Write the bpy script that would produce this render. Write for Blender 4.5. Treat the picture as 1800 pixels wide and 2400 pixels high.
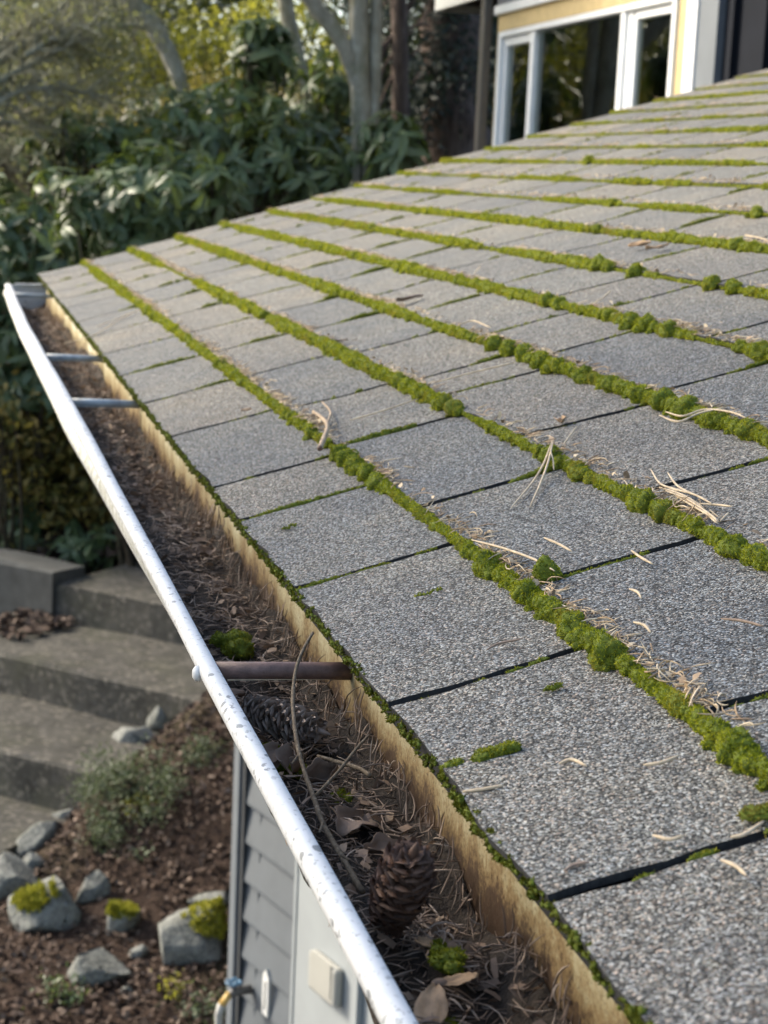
import bpy, math, random
import numpy as np
from mathutils import Vector, Matrix

for o in list(bpy.data.objects): bpy.data.objects.remove(o)
scene = bpy.context.scene
COL = scene.collection
rng = np.random.default_rng(7)
random.seed(7)

# ------------------------------------------------------------------ camera
# world: X to the right (up the roof slope), Y along the eave away from the camera, Z up; origin on the eave
CR = np.array([[0.9714570, -0.2328977, 0.0450546],
               [0.0007087, -0.1870805, -0.9823443],
               [0.2372146, 0.9543372, -0.1815756]])
CP = np.array([-0.27912, -0.76070, 0.33373])
FPX = 4247.1
PHI = math.radians(17.7145)
cam = bpy.data.cameras.new('camera')
camo = bpy.data.objects.new('camera', cam); COL.objects.link(camo)
cx, cy, cz = CR[0], -CR[1], -CR[2]
camo.matrix_world = Matrix(((cx[0], cy[0], cz[0], CP[0]), (cx[1], cy[1], cz[1], CP[1]),
                            (cx[2], cy[2], cz[2], CP[2]), (0, 0, 0, 1)))
cam.sensor_fit = 'VERTICAL'; cam.sensor_height = 36.0; cam.sensor_width = 27.0
cam.lens = FPX / 2400 * 36
cam.clip_start = 0.05; cam.clip_end = 400
cam.dof.use_dof = True; cam.dof.focus_distance = 1.27
cam.dof.aperture_fstop = cam.lens / 3.9
scene.camera = camo
scene.render.resolution_x = 768; scene.render.resolution_y = 1024

# ------------------------------------------------------------------ light
SUN_AZ, SUN_EL = math.radians(-52), math.radians(33)
world = bpy.data.worlds.new('World'); scene.world = world; world.use_nodes = True
wn = world.node_tree; wn.nodes.clear()
sky = wn.nodes.new('ShaderNodeTexSky'); sky.sky_type = 'NISHITA'; sky.sun_disc = False
sky.sun_elevation = SUN_EL; sky.sun_rotation = SUN_AZ
sky.air_density = 1.0; sky.dust_density = 2.5; sky.ozone_density = 1.0
bg = wn.nodes.new('ShaderNodeBackground'); bg.inputs['Strength'].default_value = 0.14
wo = wn.nodes.new('ShaderNodeOutputWorld')
wn.links.new(sky.outputs[0], bg.inputs[0]); wn.links.new(bg.outputs[0], wo.inputs[0])
sl = bpy.data.lights.new('sun', 'SUN'); sl.energy = 2.6; sl.angle = math.radians(16); sl.color = (1.0, 0.90, 0.74)
so = bpy.data.objects.new('sun', sl); COL.objects.link(so)
sd = Vector((math.sin(SUN_AZ)*math.cos(SUN_EL), math.cos(SUN_AZ)*math.cos(SUN_EL), math.sin(SUN_EL)))
so.rotation_euler = sd.to_track_quat('Z', 'Y').to_euler()
so.location = (-6, 20, 15)
vs = scene.view_settings
vs.view_transform = 'Standard'; vs.look = 'None'; vs.exposure = 1.42; vs.gamma = 1.0; vs.use_curve_mapping = False
scene.render.engine = 'CYCLES'
scene.cycles.max_bounces = 6; scene.cycles.transparent_max_bounces = 8

# ------------------------------------------------------------------ geometry helpers
def ray(x, y): return CR.T @ np.array([(x-900)/FPX, (y-1200)/FPX, 1.0])
def onX(x, y, X): v = ray(x, y); return CP + v*(X-CP[0])/v[0]
def onY(x, y, Y): v = ray(x, y); return CP + v*(Y-CP[1])/v[1]
def onZ(x, y, Z): v = ray(x, y); return CP + v*(Z-CP[2])/v[2]
EV = np.array([math.cos(PHI), 0, math.sin(PHI)]); EN = np.array([-math.sin(PHI), 0, math.cos(PHI)])
EU = np.array([0, 1.0, 0])
TAB, EXP = 0.333, 0.1427
def onR(x, y, h=0.0):
    v = ray(x, y); X = CP + v*((h-CP@EN)/(v@EN)); return X[1], X@EV       # metres along eave, up slope
def RP(u, v, h=0.0):                                                       # roof point, metres
    u = np.asarray(u, float)[..., None]; v = np.asarray(v, float)[..., None]; h = np.asarray(h, float)[..., None] - .006
    return u*EU + v*EV + h*EN
SD = np.array([0.69, 0.724]); SE = np.array([0.724, -0.69]); S0 = np.array([-0.045, 6.48])
def gz(x, y):
    s = (x-S0[0])*SD[0] + (y-S0[1])*SD[1]
    z = np.where(s < 0, -2.23 + 0.17*s, -2.23 + 0.31*s)
    z = np.where(s > 1.55, -1.75 + 0.17*(s-1.55), z)
    z = np.where(s > 5.0, -1.1635 + 0.34*(s-5.0), z)
    z = np.where(s > 10.0, .5365 + 0.015*(s-10), z)
    t = (x-S0[0])*SE[0] + (y-S0[1])*SE[1]
    z = z + .20*np.clip((t-.38)/.22, 0, 1)*np.clip((s+.55)/.5, 0, 1)*np.clip((2.2-s)/.6, 0, 1)
    return z + 0.03*np.sin(x*2.3+y)*np.cos(y*1.9-x)
def onG(x, y):
    v = ray(x, y); t = 3.0
    for _ in range(4000):
        p = CP + v*t
        if p[2] <= gz(p[0], p[1]): break
        t += 0.01
    return p

WL = {}
def mesh_from(name, V, F):
    V = np.asarray(V, np.float32)
    me = bpy.data.meshes.new(name)
    if isinstance(F, np.ndarray):
        n, k = F.shape
        me.vertices.add(len(V)); me.vertices.foreach_set('co', V.ravel())
        me.loops.add(n*k); me.loops.foreach_set('vertex_index', F.astype(np.int32).ravel())
        me.polygons.add(n); me.polygons.foreach_set('loop_start', np.arange(0, n*k, k, dtype=np.int32))
        me.update(calc_edges=True)
    else:
        me.from_pydata([tuple(map(float, v)) for v in V], [], [tuple(int(i) for i in f) for f in F]); me.update()
    return me
def mk(name, V, F, m, parent=None, smooth=False, label=None, cat=None, group=None, kind=None, bevel=0):
    V = np.asarray(V, float)
    loc = np.array([(V[:, 0].min()+V[:, 0].max())/2, (V[:, 1].min()+V[:, 1].max())/2, V[:, 2].min()])
    me = mesh_from(name, V-loc, F)
    me.materials.append(m)
    if smooth: me.polygons.foreach_set('use_smooth', np.ones(len(me.polygons), bool))
    o = bpy.data.objects.new(name, me); COL.objects.link(o)
    WL[o.name] = loc
    o.location = loc - (WL[parent.name] if parent else 0)
    if parent: o.parent = parent
    if bevel:
        b = o.modifiers.new('bevel', 'BEVEL'); b.width = bevel; b.segments = 2; b.limit_method = 'ANGLE'
    tag(o, label, cat, group, kind)
    return o
def tag(o, label=None, cat=None, group=None, kind=None):
    if label: o['label'] = label
    if cat: o['category'] = cat
    if group: o['group'] = group
    if kind: o['kind'] = kind
def empty(name, loc, label, cat, group=None, parent=None):
    o = bpy.data.objects.new(name, None); COL.objects.link(o); o.empty_display_size = 0.1
    loc = np.array(loc, float); WL[o.name] = loc
    o.location = loc - (WL[parent.name] if parent else 0)
    if parent: o.parent = parent
    tag(o, label, cat, group); return o
class MB:
    def __init__(s): s.V = []; s.F = []
    def add(s, V, F):
        b = len(s.V); s.V += [tuple(v) for v in V]; s.F += [tuple(int(i)+b for i in f) for f in F]; return s
    def box(s, x0, x1, y0, y1, z0, z1):
        return s.add([(x0,y0,z0),(x1,y0,z0),(x1,y1,z0),(x0,y1,z0),(x0,y0,z1),(x1,y0,z1),(x1,y1,z1),(x0,y1,z1)],
                     [(0,3,2,1),(4,5,6,7),(0,1,5,4),(1,2,6,5),(2,3,7,6),(3,0,4,7)])
    def obox(s, c, ax, ay, az):        # oriented box: centre and three half-vectors
        c, ax, ay, az = map(lambda q: np.array(q, float), (c, ax, ay, az))
        return s.add([c+i*ax+j*ay+k*az for k in (-1,1) for i, j in ((-1,-1),(1,-1),(1,1),(-1,1))],
                     [(0,3,2,1),(4,5,6,7),(0,1,5,4),(1,2,6,5),(2,3,7,6),(3,0,4,7)])
    def tube(s, P, r, n=8, cap=True, wob=0.0):
        V, F = tube(P, r, n, cap, wob); return s.add(V, F)
    def build(s, name, m, parent=None, **k): return mk(name, np.array(s.V), s.F, m, parent, **k)
def frame(d):
    d = np.array(d, float); d /= np.linalg.norm(d)+1e-12
    a = np.array([0, 0, 1.0]) if abs(d[2]) < .9 else np.array([1.0, 0, 0])
    x = np.cross(a, d); x /= np.linalg.norm(x); return x, np.cross(d, x), d
def tube(P, r, n=8, cap=True, wob=0.0):
    P = np.array(P, float); r = np.broadcast_to(np.array(r, float), (len(P),))
    V = []; F = []
    px = None
    for i, p in enumerate(P):
        d = P[min(i+1, len(P)-1)] - P[max(i-1, 0)]
        x, y, d = frame(d)
        if px is not None:
            x = px - d*(px@d); x /= np.linalg.norm(x)+1e-12; y = np.cross(d, x)
        px = x
        for k in range(n):
            a = 2*math.pi*k/n; rr = r[i]*(1+wob*rng.normal())
            V.append(p + rr*(math.cos(a)*x + math.sin(a)*y))
    for i in range(len(P)-1):
        for k in range(n):
            a, b = i*n+k, i*n+(k+1) % n
            F.append((a, b, b+n, a+n))
    if cap: F.append(tuple(range(n-1, -1, -1))); F.append(tuple((len(P)-1)*n+k for k in range(n)))
    return V, F
def smoothpath(P, n):
    P = np.array(P, float); out = []
    Q = np.vstack([2*P[0]-P[1], P, 2*P[-1]-P[-2]])
    for i in range(1, len(Q)-2):
        for t in np.linspace(0, 1, n, endpoint=False):
            a, b, c, d = Q[i-1], Q[i], Q[i+1], Q[i+2]
            out.append(.5*(2*b+(c-a)*t+(2*a-5*b+4*c-d)*t*t+(3*b-a-3*c+d)*t**3))
    out.append(P[-1]); return np.array(out)
def scatter(tv, tf, loc, rot, scl=None):
    """merge copies of a template: loc (n,3), rot (n,3,3) columns = axes, scl (n,) or (n,3)"""
    tv = np.asarray(tv, float); tf = np.asarray(tf); n = len(loc)
    if scl is None: scl = np.ones(n)
    scl = np.asarray(scl, float)
    if scl.ndim == 1: scl = np.repeat(scl[:, None], 3, 1)
    V = np.einsum('nij,nkj->nki', rot, tv[None]*scl[:, None, :]) + np.asarray(loc)[:, None, :]
    F = tf[None] + (np.arange(n)*len(tv))[:, None, None]
    return V.reshape(-1, 3), F.reshape(-1, tf.shape[1])
def rots(d, spin=None):
    """rotation matrices whose Z column is d (n,3); random spin about it"""
    d = d/np.linalg.norm(d, axis=1, keepdims=True); n = len(d)
    a = np.where(np.abs(d[:, 2:3]) < .9, np.array([[0, 0, 1.]]), np.array([[1., 0, 0]]))
    x = np.cross(a, d); x /= np.linalg.norm(x, axis=1, keepdims=True); y = np.cross(d, x)
    s = rng.uniform(0, 2*np.pi, n) if spin is None else np.broadcast_to(spin, (n,))
    c, s = np.cos(s)[:, None], np.sin(s)[:, None]
    return np.stack([c*x+s*y, -s*x+c*y, d], 2)
def rots_x(dx, up):
    """X column along dx, Z close to up"""
    dx = dx/np.linalg.norm(dx, axis=1, keepdims=True)
    y = np.cross(up, dx); y /= np.linalg.norm(y, axis=1, keepdims=True)+1e-9
    return np.stack([dx, y, np.cross(dx, y)], 2)
def merge(parts):
    V = []; F = []; b = 0
    for v, f in parts:
        v = np.asarray(v, float); f = np.asarray(f); V.append(v); F.append(f+b); b += len(v)
    return np.vstack(V), np.vstack(F)
def ico(sub):
    t = (1+5**.5)/2
    V = [(-1,t,0),(1,t,0),(-1,-t,0),(1,-t,0),(0,-1,t),(0,1,t),(0,-1,-t),(0,1,-t),(t,0,-1),(t,0,1),(-t,0,-1),(-t,0,1)]
    F = [(0,11,5),(0,5,1),(0,1,7),(0,7,10),(0,10,11),(1,5,9),(5,11,4),(11,10,2),(10,7,6),(7,1,8),(3,9,4),(3,4,2),(3,2,6),(3,6,8),(3,8,9),(4,9,5),(2,4,11),(6,2,10),(8,6,7),(9,8,1)]
    V = [np.array(v)/np.linalg.norm(v) for v in V]
    for _ in range(sub):
        c = {}; G = []
        def mid(a, b):
            k = (min(a, b), max(a, b))
            if k not in c:
                m = V[a]+V[b]; V.append(m/np.linalg.norm(m)); c[k] = len(V)-1
            return c[k]
        for a, b, d in F:
            x, y, z = mid(a, b), mid(b, d), mid(d, a); G += [(a,x,z),(b,y,x),(d,z,y),(x,y,z)]
        F = G
    return np.array(V), np.array(F)
ICO = {k: ico(k) for k in (1, 2, 3)}
class Noise:
    """cheap smooth 3-D noise: a sum of random sines"""
    def __init__(s, seed, n=24):
        r = np.random.default_rng(seed); s.k = r.normal(size=(n, 3)); s.p = r.uniform(0, 6.28, n); s.n = n
    def __call__(s, P, f=1.0):
        return np.sin(np.asarray(P) @ s.k.T * f + s.p).sum(-1) / math.sqrt(s.n/2.)
NZ = Noise(3); NZ2 = Noise(5)

# ------------------------------------------------------------------ materials
class NT:
    def __init__(s, name):
        s.m = bpy.data.materials.new(name); s.m.use_nodes = True; s.t = s.m.node_tree; s.t.nodes.clear()
        s.out = s.n('ShaderNodeOutputMaterial')
    def n(s, ty, **k):
        nd = s.t.nodes.new(ty)
        for a, v in k.items():
            if a.startswith('i_'): s.set(nd, a[2:], v)
            else: setattr(nd, a, v)
        return nd
    def set(s, nd, key, v):
        key = int(key) if key.isdigit() else key.replace('_', ' ')
        if isinstance(v, bpy.types.NodeSocket): s.t.links.new(v, nd.inputs[key])
        else: nd.inputs[key].default_value = v
    def pos(s): return s.n('ShaderNodeNewGeometry').outputs['Position']
    def island(s): return s.n('ShaderNodeNewGeometry').outputs['Random Per Island']
    def objrand(s): return s.n('ShaderNodeObjectInfo').outputs['Random']
    def noise(s, scale, detail=4, rough=.55, vec=None, out='Fac', dist=0.0):
        nd = s.n('ShaderNodeTexNoise'); nd.inputs['Scale'].default_value = scale; nd.inputs['Detail'].default_value = detail
        nd.inputs['Roughness'].default_value = rough; nd.inputs['Distortion'].default_value = dist
        s.t.links.new(vec if vec is not None else s.pos(), nd.inputs['Vector']); return nd.outputs[out]
    def vor(s, scale, vec=None, feature='F1', out='Color'):
        nd = s.n('ShaderNodeTexVoronoi', feature=feature); nd.inputs['Scale'].default_value = scale
        s.t.links.new(vec if vec is not None else s.pos(), nd.inputs['Vector']); return nd.outputs[out]
    def scale(s, v): 
        nd = s.n('ShaderNodeMapping'); nd.inputs['Scale'].default_value = v; s.t.links.new(s.pos(), nd.inputs['Vector']); return nd.outputs[0]
    def ramp(s, fac, stops, interp='LINEAR'):
        nd = s.n('ShaderNodeValToRGB'); cr = nd.color_ramp; cr.interpolation = interp
        while len(cr.elements) > 1: cr.elements.remove(cr.elements[-1])
        cr.elements[0].position = stops[0][0]; c = stops[0][1]; cr.elements[0].color = (*c, 1) if not np.isscalar(c) else (c, c, c, 1)
        for p, c in stops[1:]:
            e = cr.elements.new(p); e.color = (*c, 1) if not np.isscalar(c) else (c, c, c, 1)
        s.t.links.new(fac, nd.inputs[0]); return nd.outputs[0]
    def mix(s, fac, a, b, mode='MIX'):
        nd = s.n('ShaderNodeMix', data_type='RGBA', blend_type=mode)
        for i, v in ((0, fac), (6, a), (7, b)):
            if isinstance(v, bpy.types.NodeSocket): s.t.links.new(v, nd.inputs[i])
            elif i == 0: nd.inputs[0].default_value = v
            else: nd.inputs[i].default_value = (*v, 1) if not np.isscalar(v) else (v, v, v, 1)
        return nd.outputs[2]
    def math(s, op, a, b=0.0, clamp=False):
        nd = s.n('ShaderNodeMath', operation=op, use_clamp=clamp)
        for i, v in ((0, a), (1, b)):
            if isinstance(v, bpy.types.NodeSocket): s.t.links.new(v, nd.inputs[i])
            else: nd.inputs[i].default_value = v
        return nd.outputs[0]
    def bump(s, h, strength=.5, dist=.002, normal=None):
        nd = s.n('ShaderNodeBump'); nd.inputs['Strength'].default_value = strength; nd.inputs['Distance'].default_value = dist
        s.t.links.new(h, nd.inputs['Height'])
        if normal is not None: s.t.links.new(normal, nd.inputs['Normal'])
        return nd.outputs[0]
    def done(s, col, rough=.7, bump=None, spec=.4, trans=0.0, tcol=None, metal=0.0, coat=0.0):
        b = s.n('ShaderNodeBsdfPrincipled')
        for key, v in (('Base Color', col), ('Roughness', rough)):
            if isinstance(v, bpy.types.NodeSocket): s.t.links.new(v, b.inputs[key])
            elif key == 'Base Color': b.inputs[key].default_value = (*v, 1)
            else: b.inputs[key].default_value = v
        b.inputs['Specular IOR Level'].default_value = spec; b.inputs['Metallic'].default_value = metal
        b.inputs['Coat Weight'].default_value = coat
        if bump is not None: s.t.links.new(bump, b.inputs['Normal'])
        sh = b.outputs[0]
        if trans:
            tr = s.n('ShaderNodeBsdfTranslucent'); c = tcol if tcol is not None else col
            if isinstance(c, bpy.types.NodeSocket): s.t.links.new(c, tr.inputs[0])
            else: tr.inputs[0].default_value = (*c, 1)
            mx = s.n('ShaderNodeMixShader'); mx.inputs[0].default_value = trans
            s.t.links.new(sh, mx.inputs[1]); s.t.links.new(tr.outputs[0], mx.inputs[2]); sh = mx.outputs[0]
        s.t.links.new(sh, s.out.inputs['Surface']); return s.m
def plain(name, col, rough=.6, var=.15, scale=30, bump=0.0, spec=.4, bscale=None, bdist=.002):
    t = NT(name); n = t.noise(scale, 5)
    c = t.mix(t.ramp(n, [(.3, 0.0), (.7, 1.0)]), tuple(q*(1-var) for q in col), tuple(min(1, q*(1+var)) for q in col))
    bm = t.bump(t.noise(bscale or scale*4, 5), bump, bdist) if bump else None
    return t.done(c, rough, bm, spec)

def m_shingle():
    t = NT('asphalt_granules')
    g = t.vor(760); sep = t.n('ShaderNodeSeparateColor'); t.t.links.new(g, sep.inputs[0])
    grey = t.ramp(sep.outputs[0], [(0, .018), (.22, .042), (.45, .110), (.68, .195), (.88, .33), (1, .52)])
    tint = t.ramp(sep.outputs[1], [(0, (.93, 1.0, 1.04)), (.55, (1, 1.02, .96)), (.85, (1.10, 1.0, .86)), (1, (1.20, .96, .80))])
    c = t.mix(1.0, grey, tint, 'MULTIPLY')
    big = t.ramp(t.noise(9, 4), [(.25, (.84, .88, .90)), (.5, (1, 1, .97)), (.75, (1.12, 1.08, .98))])
    c = t.mix(1.0, c, big, 'MULTIPLY')
    blot = t.ramp(t.noise(3.1, 6, .65), [(.35, (1.06, 1.04, 1.0)), (.62, (.88, .88, .90))])
    c = t.mix(1.0, c, blot, 'MULTIPLY')
    per = t.ramp(t.objrand(), [(0, (.86, .88, .92)), (.5, (1, 1, 1)), (1, (1.10, 1.05, .99))])
    c = t.mix(1.0, c, per, 'MULTIPLY')
    lich = t.ramp(t.noise(26, 5, .7), [(.66, 0.0), (.74, .35)])
    c = t.mix(lich, c, (.16, .15, .05))
    h = t.vor(760, out='Distance')
    h2 = t.math('ADD', t.math('MULTIPLY', h, -1.0), t.math('MULTIPLY', sep.outputs[2], .9))
    return t.done(c, .85, t.bump(h2, .6, .0012), .3)
def m_moss(name='moss', dark=1.0, gold=0.0):
    t = NT(name)
    n = t.ramp(t.noise(55, 5, .6), [(.28, (.16*dark, .19*dark, .012*dark)), (.5, (.32*dark, .34*dark, .020*dark)), (.75, (.48*dark, .46*dark, .040*dark))])
    r = t.ramp(t.island(), [(0, (.45, .52, .4)), (.5, (.95, 1, 1)), (1, (1.5, 1.4, 1.3))])
    c = t.mix(1.0, n, r, 'MULTIPLY')
    br = t.ramp(t.noise(17, 4, .6), [(.54, 0.0), (.70, .6)])
    c = t.mix(br, c, (.34*dark, .24*dark, .05))
    return t.done(c, .8, t.bump(t.noise(900, 3, .7), .8, .0012), .15, trans=.25)
def m_islands(name, cols, rough=.7, trans=0.0, tmul=None, nscale=60, spec=.3, bump=0.0, obj=False):
    t = NT(name)
    c = t.ramp(t.objrand() if obj else t.island(), [(i/max(1, len(cols)-1), q) for i, q in enumerate(cols)])
    c = t.mix(1.0, c, t.ramp(t.noise(nscale, 4), [(.3, .72), (.7, 1.2)]), 'MULTIPLY')
    tc = t.mix(1.0, c, tmul, 'MULTIPLY') if tmul is not None else None
    return t.done(c, rough, t.bump(t.noise(nscale*5, 4), bump, .001) if bump else None, spec, trans, tc)

MAT = {}
MAT['shingle'] = m_shingle()
MAT['deck'] = plain('dark_felt', (.018, .018, .019), .95, .3, 60, .4)
MAT['cut_edge'] = plain('asphalt_cut_edge', (.030, .030, .029), .95, .4, 300, .5)
MAT['moss'] = m_moss()
MAT['moss_core'] = plain('moss_core', (.12, .15, .014), .9, .4, 300, .6)
MAT['moss_dark'] = m_moss('moss_darker', .62)  # same moss in a darker tone, for the gutter tufts
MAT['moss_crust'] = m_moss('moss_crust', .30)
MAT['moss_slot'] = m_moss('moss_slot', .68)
MAT['needle'] = m_islands('dry_needle', [(.34, .23, .13), (.58, .44, .27), (.68, .56, .38), (.46, .32, .19), (.22, .15, .09)], .6, nscale=150)
MAT['needle_old'] = m_islands('rotting_needle', [(.07, .048, .034), (.21, .15, .105), (.34, .25, .18), (.11, .078, .058), (.47, .37, .28)], .65, nscale=150)
MAT['humus'] = plain('gutter_humus', (.035, .026, .018), .9, .5, 90, .9, bdist=.006)
MAT['dead_leaf'] = m_islands('dead_leaf', [(.16, .11, .075), (.26, .18, .12), (.20, .14, .10), (.34, .24, .15)], .65, .12, nscale=70, bump=.4)
MAT['pale_leaf'] = m_islands('pale_leaf', [(.38, .24, .13), (.46, .31, .18)], .6, .1, nscale=90, bump=.4)

def m_gutter():
    t = NT('weathered_white_enamel')
    base = t.ramp(t.noise(14, 5, .6), [(.3, (.56, .58, .58)), (.7, (.66, .67, .665))])
    v = t.vor(120, vec=t.scale((1, .62, 1)), out='Distance')
    mask = t.ramp(t.noise(22, 3), [(.38, .25), (.56, 1.0)])
    vr = t.n('ShaderNodeSeparateColor'); t.t.links.new(t.vor(120, vec=t.scale((1, .62, 1))), vr.inputs[0])
    thr = t.math('MULTIPLY', t.ramp(vr.outputs[0], [(.30, 0.0), (1, .55)]), mask)
    spot = t.math('LESS_THAN', t.math('ADD', v, t.math('MULTIPLY', t.noise(420, 3), .16)), thr)
    sp_ = t.ramp(t.noise(250, 2, .5, vec=t.scale((1, .7, 1))), [(.60, 0.0), (.63, 1.0)])
    spot2 = t.math('MULTIPLY', t.math('MAXIMUM', spot, t.math('MULTIPLY', sp_, t.ramp(t.noise(26, 3), [(.42, .15), (.58, 1.0)]))), .8)
    c = t.mix(spot2, base, (.13, .14, .14))
    film = t.ramp(t.noise(48, 6, .7), [(.52, 0.0), (.72, .42)])
    c = t.mix(film, c, (.50, .53, .52))
    return t.done(c, t.ramp(film, [(0, .62), (.42, .8)]), t.bump(t.noise(160, 3), .12, .001), .5)
MAT['gutter'] = m_gutter()
def m_gutter_front():
    t = NT('grimy_white_enamel')
    base = t.ramp(t.noise(12, 5), [(.3, (.66, .68, .66)), (.7, (.78, .79, .77))])
    zz = t.n('ShaderNodeSeparateXYZ'); t.t.links.new(t.pos(), zz.inputs[0])
    up = t.ramp(t.math('ADD', t.math('MULTIPLY', zz.outputs[2], 40.0), 3.0), [(.75, .12), (1.0, 1.0)])
    g = t.math('MULTIPLY', t.ramp(t.noise(65, 6, .7), [(.40, 0.0), (.62, .75)]), up)
    c = t.mix(g, base, (.20, .20, .10))
    return t.done(c, .5, None, .4)
MAT['gutter_grime'] = m_gutter_front()
def m_back():
    t = NT('stained_gutter_back')
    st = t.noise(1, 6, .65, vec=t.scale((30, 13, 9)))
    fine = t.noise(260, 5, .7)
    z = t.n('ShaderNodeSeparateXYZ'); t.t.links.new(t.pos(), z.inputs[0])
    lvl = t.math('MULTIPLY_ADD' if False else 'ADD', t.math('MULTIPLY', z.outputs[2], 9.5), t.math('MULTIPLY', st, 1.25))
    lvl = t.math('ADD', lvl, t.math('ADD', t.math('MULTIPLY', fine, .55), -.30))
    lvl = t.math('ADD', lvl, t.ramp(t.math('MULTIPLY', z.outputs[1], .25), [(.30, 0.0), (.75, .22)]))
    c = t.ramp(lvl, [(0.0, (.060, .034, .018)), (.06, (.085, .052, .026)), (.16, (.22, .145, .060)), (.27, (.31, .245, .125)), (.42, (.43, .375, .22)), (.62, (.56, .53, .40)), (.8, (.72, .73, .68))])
    speck = t.ramp(t.noise(420, 4, .75), [(.56, 0.0), (.64, .75)])
    c = t.mix(speck, c, (.07, .05, .025))
    return t.done(c, .7, t.bump(t.noise(300, 5), .35, .0015), .25)
MAT['gutter_back'] = m_back()
MAT['rust_tube'] = plain('brown_ferrule', (.155, .095, .075), .5, .3, 120, .25)
MAT['steel_tube'] = plain('grey_ferrule', (.30, .33, .34), .45, .35, 60, .2)
MAT['cone'] = m_islands('cone_scale', [(.055, .029, .018), (.095, .050, .031), (.14, .078, .049), (.075, .041, .026)], .6, nscale=220, bump=.3, obj=True)
MAT['cone_old'] = m_islands('old_cone_scale', [(.14, .105, .082), (.24, .185, .145), (.34, .27, .215), (.18, .135, .105)], .65, nscale=220, bump=.3, obj=True)
def m_twig():
    t = NT('twig_bark')
    c = t.ramp(t.noise(260, 5, .7), [(.3, (.060, .045, .030)), (.55, (.15, .115, .075)), (.75, (.30, .26, .19))])
    return t.done(c, .8, t.bump(t.noise(420, 4), .7, .001), .2)
MAT['twig'] = m_twig()
MAT['twig_tan'] = plain('dry_stick', (.42, .31, .20), .7, .3, 150, .5)
MAT['siding'] = plain('grey_blue_siding', (.105, .120, .135), .5, .07, 14, .06, bscale=80)
MAT['trim'] = plain('grey_trim_paint', (.15, .168, .185), .45, .06, 10)
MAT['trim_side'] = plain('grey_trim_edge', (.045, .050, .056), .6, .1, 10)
MAT['white'] = plain('white_paint', (.76, .78, .78), .4, .05, 9)
MAT['casing'] = plain('shaded_white_paint', (.29, .315, .325), .5, .05, 9)  # white paint with the shade below the gutter put into its colour
MAT['sensor'] = plain('beige_plastic', (.36, .36, .33), .4, .04, 20)
MAT['osb'] = plain('bare_tan_sheathing', (.50, .385, .19), .75, .12, 18, .2)
MAT['batten'] = plain('charcoal_board', (.012, .014, .019), .9, .12, 8, spec=.1)
MAT['batten_grey'] = plain('grey_ribbed_board', (.19, .20, .215), .5, .1, 9)
MAT['bronze'] = plain('bronze_downspout', (.085, .080, .074), .4, .1, 9)
MAT['soffit'] = plain('dark_soffit', (.03, .032, .035), .7, .1, 9)
MAT['room'] = plain('dim_room', (.035, .037, .035), .9, .2, 3)
MAT['brass'] = plain('brass_fitting', (.55, .37, .12), .35, .2, 60)
MAT['blue_handle'] = plain('blue_enamel', (.075, .16, .25), .45, .3, 90)
MAT['pipe'] = plain('dull_pipe', (.10, .095, .09), .45, .2, 60)
MAT['putty'] = plain('pale_plate', (.55, .56, .55), .5, .1, 30)
def m_glass():
    t = NT('window_glass')
    fr = t.n('ShaderNodeFresnel'); fr.inputs[0].default_value = 1.62
    gl = t.n('ShaderNodeBsdfGlossy'); gl.inputs['Roughness'].default_value = .01; gl.inputs['Color'].default_value = (.92, .95, .93, 1)
    tr = t.n('ShaderNodeBsdfTransparent'); tr.inputs[0].default_value = (.72, .76, .74, 1)
    mx = t.n('ShaderNodeMixShader'); t.t.links.new(fr.outputs[0], mx.inputs[0]); t.t.links.new(tr.outputs[0], mx.inputs[1]); t.t.links.new(gl.outputs[0], mx.inputs[2])
    t.t.links.new(mx.outputs[0], t.out.inputs[0]); return t.m
MAT['glass'] = m_glass()
def m_concrete():
    t = NT('aggregate_concrete')
    c = t.ramp(t.noise(7, 6, .65), [(.3, (.036, .035, .030)), (.7, (.085, .081, .070))])
    v = t.n('ShaderNodeSeparateColor'); t.t.links.new(t.vor(48), v.inputs[0])
    agg = t.ramp(v.outputs[0], [(.55, 0.0), (.9, .55)])
    c = t.mix(agg, c, t.ramp(v.outputs[1], [(0, (.22, .20, .165)), (1, (.06, .06, .06))]))
    al = t.ramp(t.noise(3.3, 5), [(.5, 0.0), (.7, .4)])
    c = t.mix(al, c, (.065, .068, .040))
    return t.done(c, .9, t.bump(t.noise(90, 5), .5, .006), .2)
MAT['concrete'] = m_concrete()
MAT['block'] = plain('pale_concrete_block', (.070, .072, .067), .9, .25, 12, .4)
def m_soil():
    t = NT('mulch_soil')
    c = t.ramp(t.noise(38, 6, .7), [(.3, (.016, .011, .008)), (.5, (.040, .026, .019)), (.72, (.085, .057, .042))])
    g = t.ramp(t.noise(.9, 4), [(.5, 0.0), (.68, .55)])
    c = t.mix(g, c, (.028, .036, .012))
    return t.done(c, .95, t.bump(t.noise(60, 5), .9, .02), .15)
MAT['soil'] = m_soil()
MAT['chip'] = m_islands('bark_chip', [(.035, .023, .016), (.080, .052, .038), (.125, .088, .066), (.055, .036, .026), (.23, .175, .135)], .85, nscale=40)
def m_rock():
    t = NT('grey_rock')
    c = t.ramp(t.noise(11, 7, .65), [(.3, (.060, .063, .058)), (.5, (.125, .13, .120)), (.7, (.24, .245, .225))])
    c = t.mix(t.ramp(t.noise(70, 5, .75), [(.48, 0.0), (.62, .7)]), c, (.28, .29, .25))
    return t.done(c, .85, t.bump(t.noise(35, 6), .8, .012), .25)
MAT['rock'] = m_rock()
MAT['rock_moss'] = m_islands('rock_moss', [(.16, .18, .014), (.31, .31, .03), (.40, .37, .05), (.22, .23, .02)], .85, .25, nscale=25)
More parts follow.
